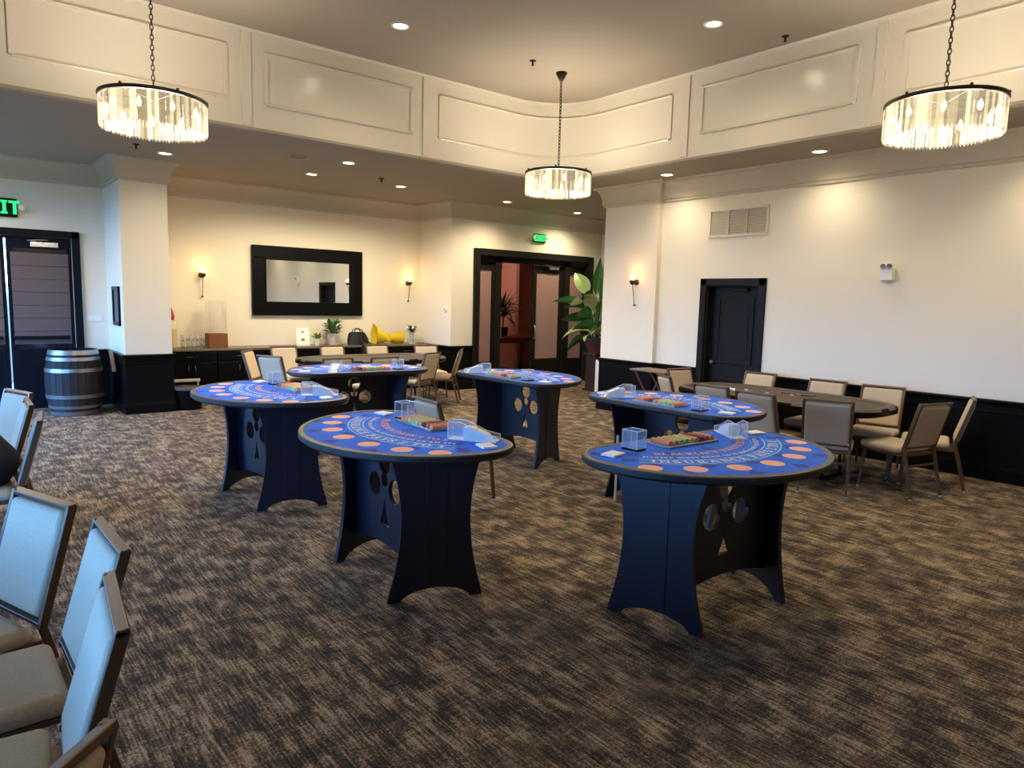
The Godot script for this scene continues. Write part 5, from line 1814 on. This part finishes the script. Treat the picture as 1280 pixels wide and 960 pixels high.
	for s in [-1.0, 1.0]:
		for e in [-1.0, 1.0]:
			st = mb()
			bar(st, Vector3(s * 0.16, 0.75, e * 0.26), Vector3(s * 0.16, 0.0, -e * 0.26), 0.018, 0.028, 0.003)
			part("leg", st, mat(rgb(84, 34, 32), 0.5), t)
	st = mb()
	bar(st, Vector3(-0.16, 0.375, 0), Vector3(0.16, 0.375, 0), 0.018, 0.018, 0.003, Vector3.UP)
	part("stretcher", st, mat(rgb(84, 34, 32), 0.5), t)

# ------------------------------------------------------------------ the room beyond the double doors
func beyond() -> void:
	var z := -14.6
	wall_box("wall_beyond", Vector3(6.6, 0, z - 0.2), Vector3(12.2, 3.0, z), M.pink_wall)
	wall_box("wall_beyond", Vector3(6.6, 0, z), Vector3(6.8, 3.0, -12.2), M.pink_wall)
	wall_box("wall_beyond", Vector3(12.0, 0, z), Vector3(12.2, 3.0, -11.1), M.pink_wall)
	wall_box("wall_beyond", Vector3(11.2, 0, z), Vector3(11.3, 3.0, z + 0.9), M.pink_wall)
	wall_box("ceiling_beyond", Vector3(6.6, 3.0, z - 0.2), Vector3(12.2, 3.1, -12.2), M.ceiling)
	wall_box("ceiling_beyond", Vector3(7.55, 3.0, -12.2), Vector3(12.2, 3.1, -11.1), M.ceiling)
	sconce(Vector3(10.28, 2.05, z), 0.0, "lit wall sconce seen through the open door")
	var t := thing("console_table", "reddish wooden console table seen through the open door", "table", Vector3(10.6, 0, -13.3))
	var st := mb()
	rbox(st, Vector3(0, 0.84, 0), Vector3(1.5, 0.05, 0.5), 0.008)
	part("top", st, mat(rgb(150, 62, 44), 0.4), t)
	st = mb()
	rbox(st, Vector3(0, 0.75, 0), Vector3(1.4, 0.12, 0.44), 0.006)
	part("apron", st, M.dark_wood, t)
	for sx in [-1.0, 1.0]:
		for sz in [-1.0, 1.0]:
			st = mb()
			rbox(st, Vector3(sx * 0.67, 0.35, sz * 0.19), Vector3(0.06, 0.7, 0.06), 0.006)
			part("leg", st, M.dark_wood, t)
	t = thing("dracaena", "dark spiky-leaved plant on the console table beyond the doors", "plant", Vector3(10.5, 0.866, -13.3))
	pot(t, 0.1, 0.13, 0.2, M.black)
	var rng := RandomNumberGenerator.new()
	rng.seed = 12
	for k in 90:
		var a := rng.randf() * TAU
		var e := rng.randf_range(-0.1, 1.3)
		st = mb()
		leaf_mesh(st, Vector3(0, rng.randf_range(0.4, 0.72), 0), Vector3(cos(a) * cos(e), sin(e), sin(a) * cos(e)), rng.randf_range(0.45, 0.68), 0.085, 0.95)
		part("leaf", st, mat(rgb(44, 46, 36), 0.6) if k == 0 else t.get_node("leaf").material_override, t)
	st = mb()
	tube(st, [Vector3(0, 0.17, 0), Vector3(0.01, 0.74, 0)], 0.018, 7)
	part("trunk", st, M.dark_wood, t)
	t = thing("pendant_lamp", "pink-glowing lamp in the room beyond the double doors", "lamp", Vector3(9.6, 3.0, -13.0))
	st = mb()
	tube(st, [Vector3(0, 0, 0), Vector3(0, -0.25, 0)], 0.008, 6)
	part("rod", st, M.bronze, t)
	st = mb()
	ellipsoid(st, Vector3(0, -0.33, 0), Vector3(0.1, 0.1, 0.1), 16, 10)
	part("bulb", st, glow(Color(1.0, 0.84, 0.76), 3.0), t)
	var l := OmniLight3D.new()
	l.name = "bulb_light"
	t.add_child(l)
	l.position = Vector3(0, -0.33, 0)
	l.light_color = Color(1.0, 0.84, 0.76)
	l.light_energy = 1.0
	l.light_size = 0.1
	l.omni_range = 10.0
	l.omni_attenuation = 2.0
	l.shadow_enabled = true

# ------------------------------------------------------------------ the seated person, mostly outside the frame
func net(st: SurfaceTool, bones: Array, cell: float, k: float) -> void:
	var lo := Vector3(1e9, 1e9, 1e9)
	var hi := -lo
	for b in bones:
		for e in [[b[0], b[1]], [b[2], b[3]]]:
			var r: float = e[1] + cell * 3
			lo = lo.min(e[0] - Vector3(r, r, r))
			hi = hi.max(e[0] + Vector3(r, r, r))
	var n := Vector3i(((hi - lo) / cell).ceil()) + Vector3i.ONE
	var f := PackedFloat32Array()
	f.resize(n.x * n.y * n.z)
	f.fill(1e3)
	var sum := PackedFloat32Array()
	sum.resize(f.size())
	for b in bones:
		var a: Vector3 = b[0]
		var c: Vector3 = b[2]
		var ra: float = b[1]
		var rc: float = b[3]
		var ab := c - a
		var l2 := maxf(ab.length_squared(), 1e-9)
		var m := maxf(ra, rc) + cell * 3 + k * 2
		var i0 := Vector3i(((a.min(c) - Vector3(m, m, m) - lo) / cell).floor()).clamp(Vector3i.ZERO, n - Vector3i.ONE)
		var i1 := Vector3i(((a.max(c) + Vector3(m, m, m) - lo) / cell).ceil()).clamp(Vector3i.ZERO, n - Vector3i.ONE)
		for z in range(i0.z, i1.z + 1):
			for y in range(i0.y, i1.y + 1):
				for x in range(i0.x, i1.x + 1):
					var p := lo + Vector3(x, y, z) * cell
					var t := clampf((p - a).dot(ab) / l2, 0.0, 1.0)
					var d := (p - a - ab * t).length() - lerpf(ra, rc, t)
					sum[(z * n.y + y) * n.x + x] += exp(-d / k)
	for i in f.size():
		if sum[i] > 0.0: f[i] = -k * log(sum[i])
	var at := {}
	var pos := []
	var step := [Vector3i(1, 0, 0), Vector3i(0, 1, 0), Vector3i(0, 0, 1)]
	for z in n.z - 1:
		for y in n.y - 1:
			for x in n.x - 1:
				var base := (z * n.y + y) * n.x + x
				var cs := [base, base + 1, base + n.x, base + n.x + 1, base + n.x * n.y, base + n.x * n.y + 1, base + n.x * n.y + n.x, base + n.x * n.y + n.x + 1]
				var neg := 0
				for c in cs:
					if f[c] < 0.0: neg += 1
				if neg == 0 or neg == 8: continue
				var acc := Vector3.ZERO
				var cnt := 0
				for e in [[0, 1], [2, 3], [4, 5], [6, 7], [0, 2], [1, 3], [4, 6], [5, 7], [0, 4], [1, 5], [2, 6], [3, 7]]:
					var fa := f[cs[e[0]]]
					var fb := f[cs[e[1]]]
					if (fa < 0.0) != (fb < 0.0):
						var t := fa / (fa - fb)
						var pa := Vector3(e[0] & 1, (e[0] >> 1) & 1, e[0] >> 2)
						var pb := Vector3(e[1] & 1, (e[1] >> 1) & 1, e[1] >> 2)
						acc += pa.lerp(pb, t)
						cnt += 1
				at[base] = pos.size()
				pos.append(lo + (Vector3(x, y, z) + acc / cnt) * cell)
	var nrm := []
	nrm.resize(pos.size())
	for b in at:
		var i: int = at[b]
		var g := Vector3(f[b + 1] - f[b], f[b + n.x] - f[b], f[b + n.x * n.y] - f[b])
		nrm[i] = g.normalized()
	var stride := [1, n.x, n.x * n.y]
	for b in at:
		for ax in 3:
			var other: int = b + stride[ax]
			if (f[b] < 0.0) == (f[other] < 0.0): continue
			var u: int = stride[(ax + 1) % 3]
			var v: int = stride[(ax + 2) % 3]
			if not (at.has(b - u) and at.has(b - v) and at.has(b - u - v)): continue
			var q := [at[b], at[b - u], at[b - u - v], at[b - v]]
			quadn(st, pos[q[0]], nrm[q[0]], pos[q[1]], nrm[q[1]], pos[q[2]], nrm[q[2]], pos[q[3]], nrm[q[3]])

func person() -> void:
	var f := Vector2(-1, -0.1).normalized()
	var c := Vector2(0.44, -5.42) + f * 0.325
	var t := thing("person", "seated person in black clothes leaning forward at the left frame edge", "person", Vector3(c.x, 0, c.y), atan2(f.x, f.y))
	# black clothes: trunk, sleeves, trousers
	var st := mb()
	var b := []
	b.append([Vector3(-0.07, 0.585, -0.07), 0.11, Vector3(0.07, 0.585, -0.07), 0.11])
	b.append([Vector3(0, 0.62, -0.07), 0.13, Vector3(0, 0.80, 0.06), 0.125])
	b.append([Vector3(0, 0.80, 0.06), 0.125, Vector3(0, 0.98, 0.18), 0.135])
	for s in [-1.0, 1.0]:
		b.append([Vector3(0, 0.99, 0.2), 0.1, Vector3(s * 0.17, 1.02, 0.21), 0.065])
		b.append([Vector3(s * 0.18, 1.02, 0.21), 0.062, Vector3(s * 0.25, 0.845, 0.4), 0.046])
		b.append([Vector3(s * 0.25, 0.845, 0.4), 0.045, Vector3(s * 0.13, 0.83, 0.6), 0.034])
		b.append([Vector3(s * 0.09, 0.575, -0.04), 0.09, Vector3(s * 0.15, 0.56, 0.36), 0.068])
	b.append([Vector3(0.15, 0.56, 0.36), 0.064, Vector3(0.27, 0.13, -0.03), 0.05])
	b.append([Vector3(-0.15, 0.56, 0.36), 0.064, Vector3(-0.17, 0.13, 0.3), 0.05])
	net(st, b, 0.015, 0.018)
	part("clothes", st, M.cloth_black, t)
	# head, neck and hands
	st = mb()
	var hd := Vector3(0, 1.245, 0.37)
	net(st, [[Vector3(0, 1.05, 0.23), 0.055, Vector3(0, 1.17, 0.31), 0.052], [hd + Vector3(0, 0.04, -0.02), 0.088, hd + Vector3(0, 0.0, 0.02), 0.08], [hd + Vector3(0, -0.05, 0.04), 0.06, hd + Vector3(0, -0.08, 0.06), 0.035],
		[hd + Vector3(0, 0.02, 0.095), 0.009, hd + Vector3(0, -0.022, 0.118), 0.013], [hd + Vector3(-0.084, 0.0, 0.0), 0.014, hd + Vector3(-0.088, 0.035, -0.008), 0.016], [hd + Vector3(0.084, 0.0, 0.0), 0.014, hd + Vector3(0.088, 0.035, -0.008), 0.016],
		[hd + Vector3(-0.018, -0.058, 0.09), 0.009, hd + Vector3(0.018, -0.058, 0.09), 0.009]], 0.009, 0.009)
	part("head", st, M.skin, t)
	st = mb()
	for s in [-1.0, 1.0]:
		ellipsoid(st, hd + Vector3(s * 0.032, 0.018, 0.086), Vector3(0.013, 0.009, 0.011), 10, 8)
	part("eyes", st, mat(rgb(40, 32, 28), 0.3), t)
	st = mb()
	net(st, [[hd + Vector3(0, 0.075, -0.01), 0.09, hd + Vector3(0, 0.03, -0.045), 0.088], [hd + Vector3(0, 0.03, -0.045), 0.085, hd + Vector3(0, -0.04, -0.05), 0.06], [hd + Vector3(-0.05, 0.075, 0.035), 0.045, hd + Vector3(0.05, 0.075, 0.035), 0.045]], 0.012, 0.012)
	part("hair", st, M.hair, t)
	for s in [-1.0, 1.0]:
		st = mb()
		var w := Vector3(s * 0.125, 0.825, 0.61)
		var bones := [[w, 0.026, w + Vector3(-s * 0.03, -0.008, 0.055), 0.022], [w + Vector3(s * 0.012, 0, 0.01), 0.02, w + Vector3(-s * 0.002, -0.008, 0.075), 0.016], [w + Vector3(-s * 0.02, 0, 0.02), 0.02, w + Vector3(-s * 0.055, -0.008, 0.06), 0.016]]
		for k in 4:
			var root := w + Vector3(-s * (0.055 - k * 0.02), -0.006, 0.062 + 0.006 * sin(k * 1.1))
			var dv := Vector3(-s * (0.35 - 0.12 * k), 0, 1).normalized()
			var ln: float = [0.06, 0.075, 0.07, 0.052][k]
			var j1: Vector3 = root + dv * ln * 0.5 + Vector3(0, 0.006, 0)
			bones.append([root, 0.0095, j1, 0.0088])
			bones.append([j1, 0.0088, root + dv * ln + Vector3(0, -0.012, 0), 0.0072])
		bones.append([w + Vector3(-s * 0.03, 0, 0.012), 0.012, w + Vector3(-s * 0.07, -0.006, 0.035), 0.0105])
		bones.append([w + Vector3(-s * 0.07, -0.006, 0.035), 0.0105, w + Vector3(-s * 0.088, -0.012, 0.065), 0.0085])
		net(st, bones, 0.0045, 0.004)
		part("hand", st, M.skin, t)
	# shoes
	for q in [[Vector3(0.275, 0.0, -0.06), 0.1], [Vector3(-0.18, 0.0, 0.28), -0.15]]:
		var bs := Basis(Vector3.UP, q[1])
		st = mb()
		net(st, [[q[0] + bs * Vector3(0, 0.07, 0), 0.045, q[0] + bs * Vector3(0, 0.055, 0.1), 0.04], [q[0] + bs * Vector3(0, 0.055, 0.1), 0.04, q[0] + bs * Vector3(0, 0.045, 0.2), 0.032], [q[0] + bs * Vector3(0, 0.06, 0), 0.045, q[0] + bs * Vector3(0, 0.12, 0.01), 0.045]], 0.012, 0.012)
		var shoe := part("shoe", st, M.cloth_black, t)
		st = mb()
		rbox(st, q[0] + bs * Vector3(0, 0.013, 0.085), Vector3(0.088, 0.024, 0.29), 0.011, 3, bs)
		part("sole", st, M.white, shoe)
